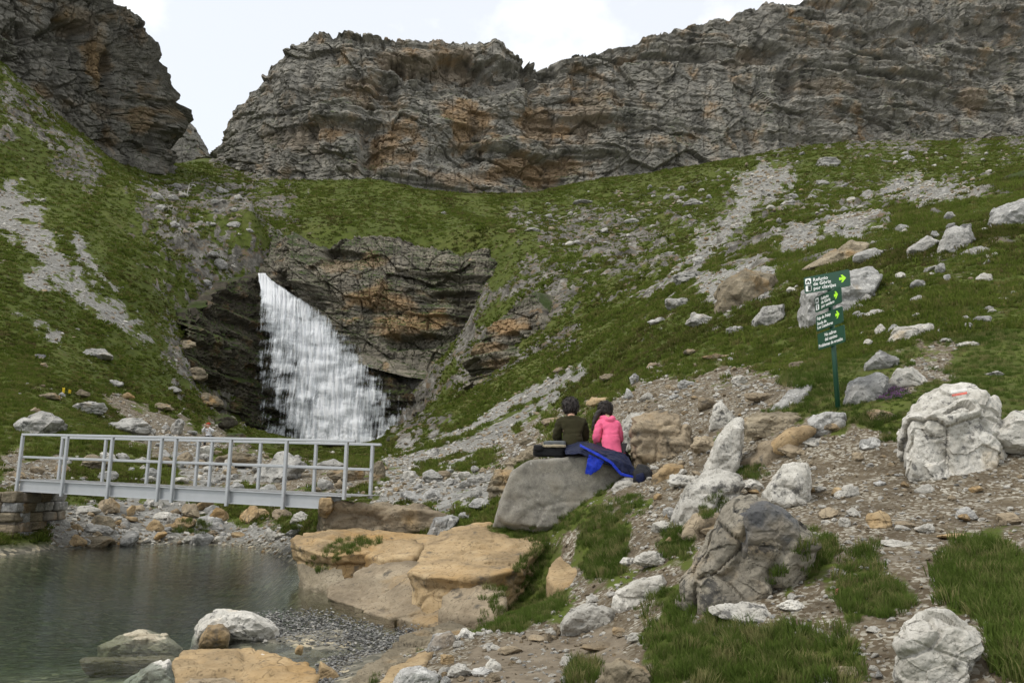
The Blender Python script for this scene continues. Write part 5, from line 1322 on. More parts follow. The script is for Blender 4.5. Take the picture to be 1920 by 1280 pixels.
def figure(label, loc, rz, scale, J, top_mat, leg_mat, hair='short', sh=.19, cap=None):
    """seated person; J holds the joints (x right, y forward, z up from the seat)"""
    root = empty('person', loc, rz); root.scale = (scale,) * 3
    tag(root, label, 'person')
    rad = dict(pelvis=(.15, .12), waist=(.14, .105), chest=(.165, .115), neck0=(.085, .075))
    def build(kind):
        V_, E_, ix = [], [], {}
        g = dict(body=0.0, top=.022, legs=.014)[kind]
        def add(nm, r, prev=None):
            ix[nm] = len(V_); r = r if isinstance(r, tuple) else (r, r)
            V_.append((*J[nm], r[0] + g, r[1] + g))
            if prev: E_.append((ix[prev], ix[nm]))
        if kind in ('body', 'top'):
            if kind == 'top': J['hem'] = (J['pelvis'][0], J['pelvis'][1] - .01, J['pelvis'][2] - .10)
            add('pelvis', rad['pelvis']); add('waist', rad['waist'], 'pelvis'); add('chest', rad['chest'], 'waist'); add('neck0', rad['neck0'], 'chest')
            if kind == 'top': add('hem', (.165, .125), 'pelvis')
            for s in 'LR':
                add('sh' + s, .07, 'chest'); add('el' + s, .052, 'sh' + s); add('wr' + s, .036, 'el' + s)
        if kind == 'body':
            add('neck', .052, 'neck0'); add('jaw', (.068, .072), 'neck'); add('head', (.082, .098), 'jaw'); add('crown', (.066, .08), 'head')
            for s in 'LR':
                add('palm' + s, (.036, .020), 'wr' + s)
        if kind in ('body', 'legs'):
            if kind == 'legs': add('pelvis', (.155, .12))
            for s in 'LR':
                add('hip' + s, .085, 'pelvis'); add('kn' + s, .062, 'hip' + s); add('an' + s, .043, 'kn' + s)
                if kind == 'body': add('toe' + s, .038, 'an' + s)
        if kind == 'body':                       # fingers, unequal and a little bent
            for s in 'LR':
                w_ = Vector(J['wr' + s]); p_ = Vector(J['palm' + s]); d = (p_ - w_).normalized(); side = d.cross(Vector((0, 0, 1))).normalized()
                for k, (o_, l_) in enumerate(((-.030, .062), (-.010, .075), (.010, .070), (.028, .056))):
                    a = p_ + d * .02 + side * o_; b = a + d * l_ * .55 - Vector((0, 0, .012)); c = b + d * l_ * .40 - Vector((0, 0, .022))
                    n0 = len(V_); V_.extend([(*a, .0095, .0095), (*b, .0085, .0085), (*c, .007, .007)]); E_.extend([(ix['palm' + s], n0), (n0, n0 + 1), (n0 + 1, n0 + 2)])
                a = w_ + d * .03 + side * .035; b = a + d * .03 + side * .022
                n0 = len(V_); V_.extend([(*a, .011, .011), (*b, .009, .009)]); E_.extend([(ix['wr' + s], n0), (n0, n0 + 1)])
        return V_, E_
    hd = Vector(J['head']); jw = Vector(J['jaw']); up = (Vector(J['crown']) - jw).normalized(); fw = Vector((0, 1, 0)); fw = (fw - up * fw.dot(up)).normalized(); rt = fw.cross(up)
    v, e = build('body'); mesh_obj('body', skin_mesh('body', v, e, M['skin'], 2), root)
    # face: nose, ears, eyes, mouth under the hair
    fm = bmesh.new()
    for (p, s) in ((hd + fw * .098 - up * .030, (.014, .02, .022)), (hd + rt * .083 - up * .02, (.010, .022, .032)), (hd - rt * .083 - up * .02, (.010, .022, .032))):
        bmesh.ops.create_icosphere(fm, subdivisions=2, radius=1, matrix=Matrix.Translation(p) @ Matrix.Diagonal((*s, 1)))
    mf = bpy.data.meshes.new('face'); fm.to_mesh(mf); fm.free(); mf.materials.append(M['skin']); mesh_obj('face', mf, root)
    for s in (-1, 1):
        em = bmesh.new(); bmesh.ops.create_icosphere(em, subdivisions=2, radius=.012, matrix=Matrix.Translation(hd + fw * .088 + rt * .032 * s))
        m_ = bpy.data.meshes.new('eye'); em.to_mesh(m_); em.free(); m_.materials.append(M['sign_white']); mesh_obj('eye', m_, root)
    v, e = build('top'); mesh_obj('top_garment', skin_mesh('top_garment', v, e, top_mat, 3, .012, 3), root)
    v, e = build('legs'); mesh_obj('trousers', skin_mesh('trousers', v, e, leg_mat, 2, .008, 5), root)
    for s in 'LR':
        a_, t_ = Vector(J['an' + s]), Vector(J['toe' + s])
        mesh_obj('boot', skin_mesh('boot', [(*(a_ + Vector((0, 0, .05))), .055), (*(a_ - Vector((0, .02, .01))), .056), (*((a_ + t_) / 2), .052), (*t_, .045)], [(0, 1), (1, 2), (2, 3)], M['black_nylon'], 2), root)
    # hair as a lumpy shell open at the face
    vv, ff = ICO[4]
    q = vv * (np.array([.122, .136, .142]) if hair != 'cap' else np.array([.102, .118, .118]))
    ax = np.array([list(rt), list(fw), list(up)])
    front = vv[:, 1]; lowz = vv[:, 2]
    keep = ~((front > .35) & (lowz < .35)) & (lowz > (-.95 if hair != 'cap' else .05))
    dn = .020 * fbm(vv * np.array([4, 4, 2.]), 3) + .022 * fbm(vv * np.array([17, 17, 5.]), 3)
    q = q * (1 + (dn / .1)[:, None])
    if hair == 'short': q[:, 2] = np.where(lowz < -.3, np.maximum(q[:, 2], -.135), q[:, 2])
    q = q @ ax + np.array(list(hd + up * .018 - fw * .012))
    fk = ff[keep[ff].all(1)]
    hm = np_mesh('hair', q, fk, cap or M['hair'])
    ho = mesh_obj('hair' if cap is None else 'cap', hm, root)
    sm = ho.modifiers.new('thick', 'SOLIDIFY'); sm.thickness = .012
    if cap is None:                                # loose locks over the shell
        rg = np.random.RandomState(len(label)); ids = np.nonzero(keep)[0]; V_, F_ = [], []
        upv, c0 = np.array(list(up)), np.array(list(hd + up * .018 - fw * .012))
        for i in rg.choice(ids, 420):
            n_ = (q[i] - c0); n_ /= np.linalg.norm(n_); t_ = -upv + n_ * (n_ @ upv) + .35 * rg.normal(size=3); t_ -= n_ * (t_ @ n_); t_ /= np.linalg.norm(t_) + 1e-6
            sd = np.cross(n_, t_) * .0055; l_ = rg.uniform(.035, .075); b0 = q[i] + n_ * .002; k = len(V_)
            V_ += [b0 - sd, b0 + sd, b0 + t_ * l_ * .6 + n_ * .010 + sd, b0 + t_ * l_ * .6 + n_ * .010 - sd, b0 + t_ * l_ + n_ * rg.uniform(.0, .016)]
            F_ += [(k, k + 1, k + 2), (k, k + 2, k + 3), (k + 3, k + 2, k + 4)]
        mesh_obj('hair_lock', np_mesh('hair_lock', V_, F_, M['hair'], False), root)
    return root, hd

def joints(hunch=.10, sh=.19, head_fwd=.12, turn=0.0, lean=0.0, arms=None, legs=None):
    J = dict(pelvis=(0, 0, .12), waist=(lean * .3, .02 + hunch * .1, .27), chest=(lean * .7, .03 + hunch * .45, .44), neck0=(lean, .05 + hunch * .9, .575), neck=(lean, .06 + hunch, .61),
             jaw=(lean, .07 + hunch + head_fwd * .4, .655), head=(lean, .08 + hunch + head_fwd * .6, .735), crown=(lean, .075 + hunch + head_fwd * .55, .805))
    for s, k in (('L', -1), ('R', 1)):
        J['sh' + s] = (lean + k * sh, .03 + hunch * .75, .525); J['el' + s] = (k * (sh + .045), .06 + hunch, .27); J['wr' + s] = (k * .12, .30, .19); J['palm' + s] = (k * .09, .36, .185)
        J['hip' + s] = (k * .10, .06, .10); J['kn' + s] = (k * .13, .50, .10); J['an' + s] = (k * .12, .56, -.32); J['toe' + s] = (k * .13, .70, -.37)
    J.update(arms or {}); J.update(legs or {})
    return J
MAN = V(1074, 855, 12.25); WOM = V(1147, 853, 12.0)
figure('person in an olive sweater with short dark hair sitting on the boulder', MAN, R(6), 1.03, joints(.09, .175, .10), M['olive'], M['dark_trousers'])
wj = joints(.13, .14, .15, lean=-.02, arms=dict(elL=(-.23, .08, .26), wrL=(-.16, .27, .19), palmL=(-.12, .33, .185), elR=(.19, .14, .25)),
            legs=dict(hipR=(.11, .05, .08), knR=(.34, .26, -.02), anR=(.42, .30, -.36), toeR=(.47, .42, -.40), hipL=(-.06, .07, .09), knL=(.14, .46, .05), anL=(.22, .5, -.34), toeL=(.25, .64, -.39)))
pink, whd = figure('person in a pink hooded top with a long ponytail sitting on the boulder', WOM, R(10), .93, wj, M['pink'], M['dark_trousers'])
# ponytail, hair tie and hood
pt = [(whd.x - .06, whd.y - .09, whd.z + .02), (whd.x - .14, whd.y - .13, whd.z - .03), (whd.x - .20, whd.y - .14, whd.z - .13), (whd.x - .235, whd.y - .13, whd.z - .24), (whd.x - .25, whd.y - .12, whd.z - .34)]
mesh_obj('ponytail', skin_mesh('ponytail', [(*p, r) for p, r in zip(pt, (.03, .042, .042, .034, .012))], [(0, 1), (1, 2), (2, 3), (3, 4)], M['hair'], 2, .012, 9), pink)
mesh_obj('hair_tie', skin_mesh('hair_tie', [(*pt[0], .036), (pt[0][0] - .03, pt[0][1] - .015, pt[0][2] - .01, .036)], [(0, 1)], M['black_nylon'], 2), pink)
n0 = Vector(wj['neck0'])
mesh_obj('hood', skin_mesh('hood', [(n0.x - .11, n0.y + .03, n0.z + .03, .045), (n0.x - .06, n0.y - .07, n0.z + .01, .06), (n0.x, n0.y - .12, n0.z - .04, .062), (n0.x + .06, n0.y - .07, n0.z + .01, .06), (n0.x + .11, n0.y + .03, n0.z + .03, .045)], [(0, 1), (1, 2), (2, 3), (3, 4)], M['pink'], 3, .008, 4), pink)
far_p = hit(390, 838); 
figure('tiny far person in a white shirt and red cap behind the bridge', Vector(far_p) + Vector((0, 0, .35)), R(170), 1.0, joints(.04, .18, .05, arms=dict(elL=(-.30, .12, .42), wrL=(-.10, .24, .62), palmL=(-.05, .26, .68), elR=(.30, .12, .42), wrR=(.10, .24, .62), palmR=(.05, .26, .68))), M['white_cloth'], M['dark_trousers'], hair='cap', cap=M['red_cap'])

def soft_box(name, pts, mat, parent=None, sub=4, rough=.03, round_=9, seed=1):
    p, f, mid = rock_mesh(np.array([list(q) for q in pts], float), sub, rough=rough, cracks=.0, fine=.004, seed=seed, round_=round_, cuts=3)
    o = mesh_obj(name, np_mesh(name, p, f, mat), parent); o.location = Vector(mid) - (Vector(parent.location) if parent else Vector())
    return o
def boxpts(a, b, d0, d1):
    return [P(x, y, d) for x in (a[0], b[0]) for y in (a[1], b[1]) for d in (d0, d1)]
bag = empty('rucksack', V(1030, 852, 11.9)); tag(bag, 'black rucksack with tan trim lying left of the person in olive', 'rucksack')
soft_box('bag_body', boxpts((998, 836), (1062, 857), 11.75, 12.2), M['black_nylon'], bag, seed=3)
soft_box('bag_trim', boxpts((1016, 833), (1063, 839), 11.72, 12.05), M['tan_trim'], bag, seed=4)
soft_box('bag_lid', boxpts((1018, 826), (1062, 836), 11.85, 12.2), flat_mat('grey_flap', (.10, .11, .115), .6, .3), bag, seed=5)
soft_box('side_pocket', boxpts((1000, 833), (1018, 846), 11.7, 11.95), M['black_nylon'], bag, sub=3, seed=6)

def drape(name, rows, mat, parent, nu=46, nv=34, fold=.016, seed=0, thick=.012):
    """cloth laid through rows of photograph points (px, py, D)"""
    g = np.array([[P(*q) for q in r] for r in rows])
    def up(a, n, axis):
        m = a.shape[axis]; t = np.linspace(0, m - 1, n); i = np.clip(np.floor(t).astype(int), 0, m - 2); f = t - i; f = f * f * (3 - 2 * f) * .5 + f * .5
        A = np.take(a, i, axis); B = np.take(a, i + 1, axis); sh = [1, 1, 1]; sh[axis] = n
        return A + (B - A) * f.reshape(sh)
    g = up(up(g, nv, 0), nu, 1); p = g.reshape(-1, 3)
    p = p + (fold * fbm(p * np.array([16, 16, 9.]) + seed, 3) + 1.6 * fold * np.abs(perlin(p * 8 + seed)))[:, None] * np.array([.2, -.8, .5])
    org = np.array(parent.location)
    o = mesh_obj(name, np_mesh(name, p - org, grid_faces(nv, nu), mat), parent)
    m = o.modifiers.new('thick', 'SOLIDIFY'); m.thickness = thick
    return o
jk = empty('jacket', V(1120, 850, 11.6)); tag(jk, 'navy jacket with bright blue lining draped over the boulder edge', 'jacket')
drape('jacket_body', [[(1058, 838, 12.1), (1085, 830, 12.1), (1110, 832, 12.0), (1140, 842, 11.9), (1172, 852, 11.8)], [(1060, 850, 11.55), (1090, 842, 11.4), (1115, 846, 11.3), (1150, 862, 11.3), (1180, 872, 11.4)], [(1062, 853, 11.36), (1092, 852, 11.27), (1128, 868, 11.2), (1160, 880, 11.15), (1186, 892, 11.2)]], M['navy'], jk, seed=2, fold=.02)
drape('jacket_lining', [[(1104, 852, 11.26), (1122, 860, 11.2), (1132, 866, 11.18)], [(1100, 872, 11.25), (1114, 876, 11.2), (1124, 880, 11.18)], [(1098, 888, 11.28), (1108, 890, 11.22), (1116, 884, 11.2)]], M['blue'], jk, 30, 30, .018, 5)
drape('lining_edge', [[(1088, 833, 11.45), (1105, 842, 11.22), (1125, 852, 11.14), (1150, 868, 11.08)], [(1087, 837, 11.4), (1104, 846, 11.2), (1124, 857, 11.12), (1148, 872, 11.06)]], M['blue'], jk, 40, 6, .006, 6)
drape('hem_edge', [[(1150, 868, 11.06), (1165, 886, 11.05), (1185, 892, 11.05), (1205, 888, 11.0), (1214, 896, 11.0)], [(1147, 873, 11.05), (1163, 891, 11.04), (1185, 896, 11.04), (1205, 892, 11.0), (1211, 900, 11.0)]], M['blue'], jk, 40, 6, .006, 8)
drape('jacket_skirt', [[(1120, 846, 11.5), (1150, 846, 11.5), (1178, 858, 11.4)], [(1135, 860, 11.16), (1162, 866, 11.16), (1188, 878, 11.2)], [(1152, 876, 11.1), (1172, 888, 11.1), (1190, 892, 11.15)]], M['navy'], jk, 30, 30, .02, 9)
dp = empty('daypack', V(1205, 905, 11.0)); tag(dp, 'black daypack with hanging strap at the right end of the boulder', 'daypack')
soft_box('pack_body', [P(1186, 884, 11.0), P(1196, 868, 11.1), P(1214, 870, 11.1), P(1224, 884, 10.95), P(1222, 908, 10.9), P(1204, 914, 10.9), P(1188, 902, 11.0), P(1198, 872, 11.45), P(1220, 900, 11.4), P(1192, 900, 11.4)], M['black_nylon'], dp, seed=8, round_=40, rough=.05)
soft_box('pack_pocket', [P(1190, 890, 10.9), P(1208, 884, 10.88), P(1210, 904, 10.85), P(1194, 906, 10.88), P(1200, 890, 11.05), P(1204, 902, 11.05)], M['navy'], dp, sub=3, seed=9, round_=30, rough=.05)
sw = [V(1210, 872, 10.92), V(1219, 884, 10.88), V(1223, 902, 10.86), V(1222, 918, 10.86), V(1230, 934, 10.86)]
o = mesh_obj('strap', skin_mesh('strap', [(*(p - Vector(dp.location)), .016, .006) for p in sw], [(k, k + 1) for k in range(4)], M['black_nylon'], 2), dp)
# ------------------------------------------------------------------ small things
def paint_on(name, outline, mat, parent, lift=.004, n=14):
    """a patch of paint lying on the surface seen inside a pixel outline (four corners)"""
    dg = bpy.context.evaluated_depsgraph_get(); tl, tr_, br_, bl = [np.array(q, float) for q in outline]
    pts = []
    for i in range(n):
        for j in range(n):
            a, b_ = j / (n - 1), i / (n - 1); q = (tl * (1 - a) + tr_ * a) * (1 - b_) + (bl * (1 - a) + br_ * a) * b_
            d = V(*q, 1.0).normalized(); ok, loc, nrm, *_ = SC.ray_cast(dg, Vector((0, 0, 0)), d, distance=40)
            pts.append((loc if ok else d * 7.7) - d * lift)
    inv = parent.matrix_world.inverted() if parent.matrix_world.translation.length > 0 else Matrix.Translation(-Vector(parent.location))
    pts = [list(Vector(p) - Vector(parent.location)) for p in pts]
    return mesh_obj(name, np_mesh(name, pts, grid_faces(n, n), mat), parent)
M['paint_red'] = flat_mat('red_trail_paint', (.48, .13, .10), .8, .1, 0, .5, 60)
M['paint_white'] = flat_mat('white_trail_paint', (.60, .58, .54), .8, .1, 0, .25, 60)
_big = next(o for o in COL.objects if str(o.get('label', '')).startswith('largest white boulder'))
paint_on('trail_mark', [(1782, 731), (1812, 727), (1814, 732), (1783, 737)], M['paint_white'], _big)
paint_on('trail_mark', [(1784, 739), (1813, 734), (1814, 738), (1786, 743)], M['paint_red'], _big)

# ------------------------------------------------------------------ grass and gravel, strewn
def grass_mat(name, base, tip, dry):
    b = NB(name); rn = b.rnd(); t = b.attr('tip'); g = b.n('NewGeometry')
    n1 = b.noise(g.outputs['Position'], .35, 3, .6); n2 = b.noise(g.outputs['Position'], 3.0, 2, .6)
    col = b.mix(t, base, tip)
    col = b.mix(b.ramp(n1, [(.42, .0), (.66, .7)]), col, tuple(x * .8 for x in base))
    col = b.mix(b.ramp(b.math('ADD', b.math('MULTIPLY', rn, .5), b.math('MULTIPLY', n2, .6)), [(.58, 0.0), (.80, .75)]), col, dry)
    df = b.n('BsdfDiffuse'); b.put(df.inputs[0], col); tl = b.n('BsdfTranslucent'); b.put(tl.inputs[0], col)
    mx = b.n('MixShader'); mx.inputs[0].default_value = .3; b.l(df.outputs[0], mx.inputs[1]); b.l(tl.outputs[0], mx.inputs[2])
    return b.done(mx.outputs[0])
M['grass'] = grass_mat('meadow_grass', (.058, .092, .017), (.115, .160, .036), (.27, .235, .11))
M['turf'] = grass_mat('mountain_turf', (.080, .112, .019), (.145, .178, .038), (.175, .150, .060))
M['heath'] = grass_mat('dark_turf', (.052, .066, .014), (.098, .108, .027), (.135, .105, .050))

def tuft(seed, blades, rad, hmin, hmax, width, bend, mat):
    rg = np.random.RandomState(seed); V_, F_, T_ = [], [], []
    for k in range(blades):
        a = rg.uniform(0, 6.283); r = rad * math.sqrt(rg.rand()); x, y = r * math.cos(a), r * math.sin(a)
        h = rg.uniform(hmin, hmax) * (1 - .35 * (r / max(rad, 1e-6)) ** 2); w_ = width * rg.uniform(.6, 1.3)
        a2 = a + rg.normal() * .9; d = np.array([math.cos(a2), math.sin(a2)]) * bend * h * rg.uniform(.3, 1.2) * (.35 + r / max(rad, 1e-6))
        b_ = rg.uniform(0, 6.283); s = np.array([math.cos(b_), math.sin(b_)]) * w_ / 2
        i = len(V_)
        V_ += [(x - s[0], y - s[1], -.08), (x + s[0], y + s[1], -.08), (x + d[0] * .4 - s[0] * .8, y + d[1] * .4 - s[1] * .8, h * .6), (x + d[0] * .4 + s[0] * .8, y + d[1] * .4 + s[1] * .8, h * .6), (x + d[0], y + d[1], h * (1 - .18 * bend))]
        T_ += [0, 0, .6, .6, 1]
        F_ += [(i, i + 1, i + 3), (i, i + 3, i + 2), (i + 2, i + 3, i + 4)]
    me = np_mesh('tuft', V_, F_, mat, False); set_attr(me, 'tip', T_)
    return bpy.data.objects.new('tuft', me)

def variants(name, objs):
    c = bpy.data.collections.new(name)
    for o in objs: c.objects.link(o)
    return c

def strew(name, pts, rot, scl, idx, coll, label):
    me = bpy.data.meshes.new(name); me.vertices.add(len(pts)); me.vertices.foreach_set('co', np.asarray(pts, np.float32).ravel())
    a = me.attributes.new('rot', 'FLOAT_VECTOR', 'POINT'); a.data.foreach_set('vector', np.asarray(rot, np.float32).ravel())
    a = me.attributes.new('scl', 'FLOAT_VECTOR', 'POINT'); a.data.foreach_set('vector', np.asarray(scl, np.float32).ravel())
    a = me.attributes.new('pick', 'INT', 'POINT'); a.data.foreach_set('value', np.asarray(idx, np.int32))
    o = mesh_obj(name, me); tag(o, label, None, None, 'stuff')
    ng = bpy.data.node_groups.new(name, 'GeometryNodeTree')
    ng.interface.new_socket('Geometry', in_out='INPUT', socket_type='NodeSocketGeometry'); ng.interface.new_socket('Geometry', in_out='OUTPUT', socket_type='NodeSocketGeometry')
    N = ng.nodes.new; gi, go = N('NodeGroupInput'), N('NodeGroupOutput')
    mp_, ip, ci, er = N('GeometryNodeMeshToPoints'), N('GeometryNodeInstanceOnPoints'), N('GeometryNodeCollectionInfo'), N('FunctionNodeEulerToRotation')
    def at(nm, ty): q = N('GeometryNodeInputNamedAttribute'); q.data_type = ty; q.inputs['Name'].default_value = nm; return next(s for s in q.outputs if s.enabled and s.name == 'Attribute')
    ci.inputs['Collection'].default_value = coll; ci.inputs['Separate Children'].default_value = True; ci.inputs['Reset Children'].default_value = True
    L = ng.links.new
    L(gi.outputs[0], mp_.inputs['Mesh']); L(mp_.outputs[0], ip.inputs['Points']); L(ci.outputs[0], ip.inputs['Instance']); ip.inputs['Pick Instance'].default_value = True
    L(at('pick', 'INT'), ip.inputs['Instance Index']); L(at('rot', 'FLOAT_VECTOR'), er.inputs[0]); L(er.outputs[0], ip.inputs['Rotation']); L(at('scl', 'FLOAT_VECTOR'), ip.inputs['Scale'])
    L(ip.outputs[0], go.inputs[0])
    md = o.modifiers.new('strew', 'NODES'); md.node_group = ng
    return o

FINE = variants('fine_tufts', [tuft(k, 46, .55, .5, 1.0, .045, .6, M['grass']) for k in range(6)])
MID = variants('mid_tufts', [tuft(20 + k, 30, .62, .35, .8, .10, .55, M['turf']) for k in range(5)] + [tuft(40, 26, .6, .35, .7, .12, .5, M['heath'])])
FARV = variants('far_tufts', [tuft(60 + k, 26, .8, .25, .55, .26, .5, M['turf']) for k in range(5)] + [tuft(80 + k, 24, .8, .25, .5, .26, .5, M['heath']) for k in range(2)])

def sample(n, y0, y1, umax, seed, power=1.0):
    rg = np.random.RandomState(seed)
    v = np.log(np.linspace(y0, y1, 4000) + CU0); q = rg.rand(n) ** power
    y = np.exp(np.log(y0 + CU0) + q * (np.log(y1 + CU0) - np.log(y0 + CU0))) - CU0
    x = rg.uniform(-umax, umax, n) * (y + CU0)
    return x, y, rg
def greenness(x, y):
    m = {k: _bil(GM[k], x, y) for k in GM}
    g = 1 - np.clip(1.25 * m['scree'] + 1.1 * m['dirt'] + 1.3 * m['mud'] + 1.5 * m['bed'] + .55 * m['rock'], 0, 1)
    n = fbm(np.stack([x / .7, y / .7, x * 0], 1), 4)
    return g + .5 * n * sstep(60, 8, y) - .12 * sstep(14, 6, y)
def tilt_rot(x, y, rg, amt=.5):
    e = .05 + .004 * y
    gx = (ground_z(x + e, y) - ground_z(x - e, y)) / (2 * e); gy = (ground_z(x, y + e) - ground_z(x, y - e)) / (2 * e)
    lim = lambda a: np.clip(a, -1.0, 1.0)
    return np.stack([np.arctan(lim(gy)) * amt, -np.arctan(lim(gx)) * amt, rg.uniform(0, 6.283, len(x))], 1)
def in_view(x, y, z, margin=230):
    px, py = proj(np.stack([x, y, z], 1)); return (px > -margin * 3) & (px < 1920 + margin * 3) & (py < 1280 + margin * 2) & (py > -margin)

def grass_layer(name, n, y0, y1, seed, coll, nvar, size, label, thr=.5, power=1.0):
    x, y, rg = sample(n, y0, y1, .86, seed, power)
    g = greenness(x, y); z = ground_z(x, y)
    ok = (g > thr * rg.uniform(.6, 1.3, n)) & in_view(x, y, z) & ~((z < WATER_Z + .06) & (y < 25) & (x < 0))
    x, y, z = x[ok], y[ok], z[ok]; k = len(x)
    patch = .75 + .5 * fbm(np.stack([x / (.8 + .03 * y), y / (.8 + .03 * y), x * 0 + 3], 1), 3)
    s = size(y) * np.clip(patch, .35, 1.6) * rg.uniform(.7, 1.25, k)
    scl = np.stack([s, s, s * rg.uniform(.7, 1.15, k)], 1)
    hv = fbm(np.stack([x / 9, y / 9, x * 0 + 8], 1), 3)
    idx = rg.randint(0, 1000, k)
    idx = np.where(hv + .25 * rg.normal(size=k) > .36, nvar[0] + idx % nvar[1], idx % nvar[0]) if nvar[1] else idx % nvar[0]
    return strew(name, np.stack([x, y, z - .01 * s], 1), tilt_rot(x, y, rg), scl, idx, coll, label)
# long clumps that hang over rocks: photograph outline, blades, size
CLUMP = [([(572,1060),(600,1035),(640,1010),(700,1004),(728,1016),(680,1028),(640,1050),(600,1075)], 130, .17), ([(925,990),(990,1010),(1020,1000),(1040,1035),(1010,1085),(960,1110),(905,1105),(960,1070),(1005,1020)], 160, .17),
 ([(1085,1000),(1130,955),(1170,970),(1180,1020),(1170,1080),(1110,1095),(1090,1050)], 200, .20), ([(1235,1050),(1238,1000),(1265,985),(1300,1010),(1290,1050)], 90, .15),
 ([(892,1175),(905,1120),(980,1105),(1060,1110),(1050,1150),(960,1190)], 160, .14), ([(920,985),(1000,985),(1090,960),(1180,930),(1215,945),(1150,985),(1000,1000)], 170, .15),
 ([(1060,1285),(1075,1240),(1120,1228),(1135,1270),(1110,1290)], 60, .16), ([(1210,1230),(1215,1110),(1270,1105),(1330,1150),(1420,1170),(1600,1180),(1620,1285),(1230,1290)], 420, .17),
 ([(1750,1060),(1790,1015),(1860,1010),(1930,1050),(1930,1290),(1870,1260),(1860,1170),(1760,1130)], 420, .19), ([(1580,1040),(1640,1015),(1660,1080),(1720,1120),(1700,1150),(1590,1170),(1560,1110)], 200, .15),
 ([(1440,1090),(1500,1020),(1560,1005),(1580,1030),(1520,1080),(1470,1105)], 120, .15), ([(322,998),(330,978),(370,972),(400,985),(390,1000)], 70, .26), ([(505,998),(515,982),(550,980),(566,992),(550,1000)], 50, .22),
 ([(1455,720),(1480,690),(1560,680),(1560,720),(1500,730)], 120, .26), ([(1590,790),(1630,770),(1690,780),(1640,805)], 90, .14), ([(1380,880),(1420,870),(1450,890),(1400,905)], 60, .13), ([(1300,960),(1350,920),(1370,940),(1330,975)], 50, .12)]
CLUMP = [(p_, int(n_ * .8), s_ * .66) for p_, n_, s_ in CLUMP]
def clumps():
    dg = bpy.context.evaluated_depsgraph_get(); rg = np.random.RandomState(77); pts, rot, scl = [], [], []
    for pl, n, s in CLUMP:
        b_ = np.array(pl, float); k = t = 0
        while k < n and t < n * 12:
            t += 1; x, y = rg.uniform(b_[:, 0].min(), b_[:, 0].max()), rg.uniform(b_[:, 1].min(), b_[:, 1].max())
            if poly_sd(np.array([x]), np.array([y]), pl)[0] < 0: continue
            ok, loc, nrm, _i, ob, _m = SC.ray_cast(dg, Vector((0, 0, 0)), V(x, y, 1.0).normalized(), distance=60)
            if not ok or nrm.z < .05: continue
            pts.append(loc[:]); rot.append((rg.uniform(-.35, .35), rg.uniform(-.35, .35), rg.uniform(0, 6.28))); q = s * rg.uniform(.6, 1.2); scl.append((q * .8, q * .8, q)); k += 1
    return strew('grass', pts, rot, scl, rg.randint(0, 6, len(pts)), FINE, 'long grass clumps hanging over the slabs and boulders')

clumps()
grass_layer('grass', 46000, 2.2, 15, 1, FINE, (6, 0), lambda y: .036 + .0046 * y, 'long green grass growing between the near rocks')
grass_layer('grass', 34000, 6.5, 19, 6, FINE, (6, 0), lambda y: .05 + .0042 * y, 'short grass on the near slope around the sign')
grass_layer('grass', 60000, 13, 48, 2, MID, (5, 1), lambda y: .12 + .006 * y, 'short tufted grass of the middle slopes')
grass_layer('grass', 90000, 44, 215, 3, FARV, (5, 2), lambda y: .22 + .0036 * y, 'tussocky turf of the far slopes and the meadow')

GRAVEL = variants('gravel_pieces', [bpy.data.objects.new('chip', m) for m in shapes(5, 'white_rock', 2, 300) + shapes(1, 'grey_rock', 2, 330) + shapes(4, 'tan_rock', 2, 360)])
def gravel(name, n, y0, y1, seed, keys, smin, smax, label, umax=.86, thr=.45):
    x, y, rg = sample(n, y0, y1, umax, seed)
    m = np.max([_bil(GM[k], x, y) * w_ for k, w_ in keys], axis=0) + .3 * fbm(np.stack([x / .9, y / .9, x * 0], 1), 2); z = ground_z(x, y)
    ok = (m > thr) & in_view(x, y, z)
    x, y, z = x[ok], y[ok], z[ok]; k = len(x)
    s = (smin + (smax - smin) * rg.rand(k) ** 3) * (y + 2)
    scl = np.stack([s, s * rg.uniform(.6, 1, k), s * rg.uniform(.5, 1, k)], 1)
    return strew(name, np.stack([x, y, z - .1 * s], 1), np.stack([rg.uniform(-.4, .4, k), rg.uniform(-.4, .4, k), rg.uniform(0, 6.28, k)], 1), scl, rg.randint(0, 10, k), GRAVEL, label)
gravel('gravel', 80000, 2.5, 22, 31, (('dirt', 1.0), ('scree', 1.0), ('mud', .35)), .0012, .0105, 'pale chips and gravel on the near earth path')
gravel('gravel', 90000, 18, 200, 32, (('scree', 1.0), ('dirt', .6)), .0018, .0095, 'loose scree stones on the slopes')
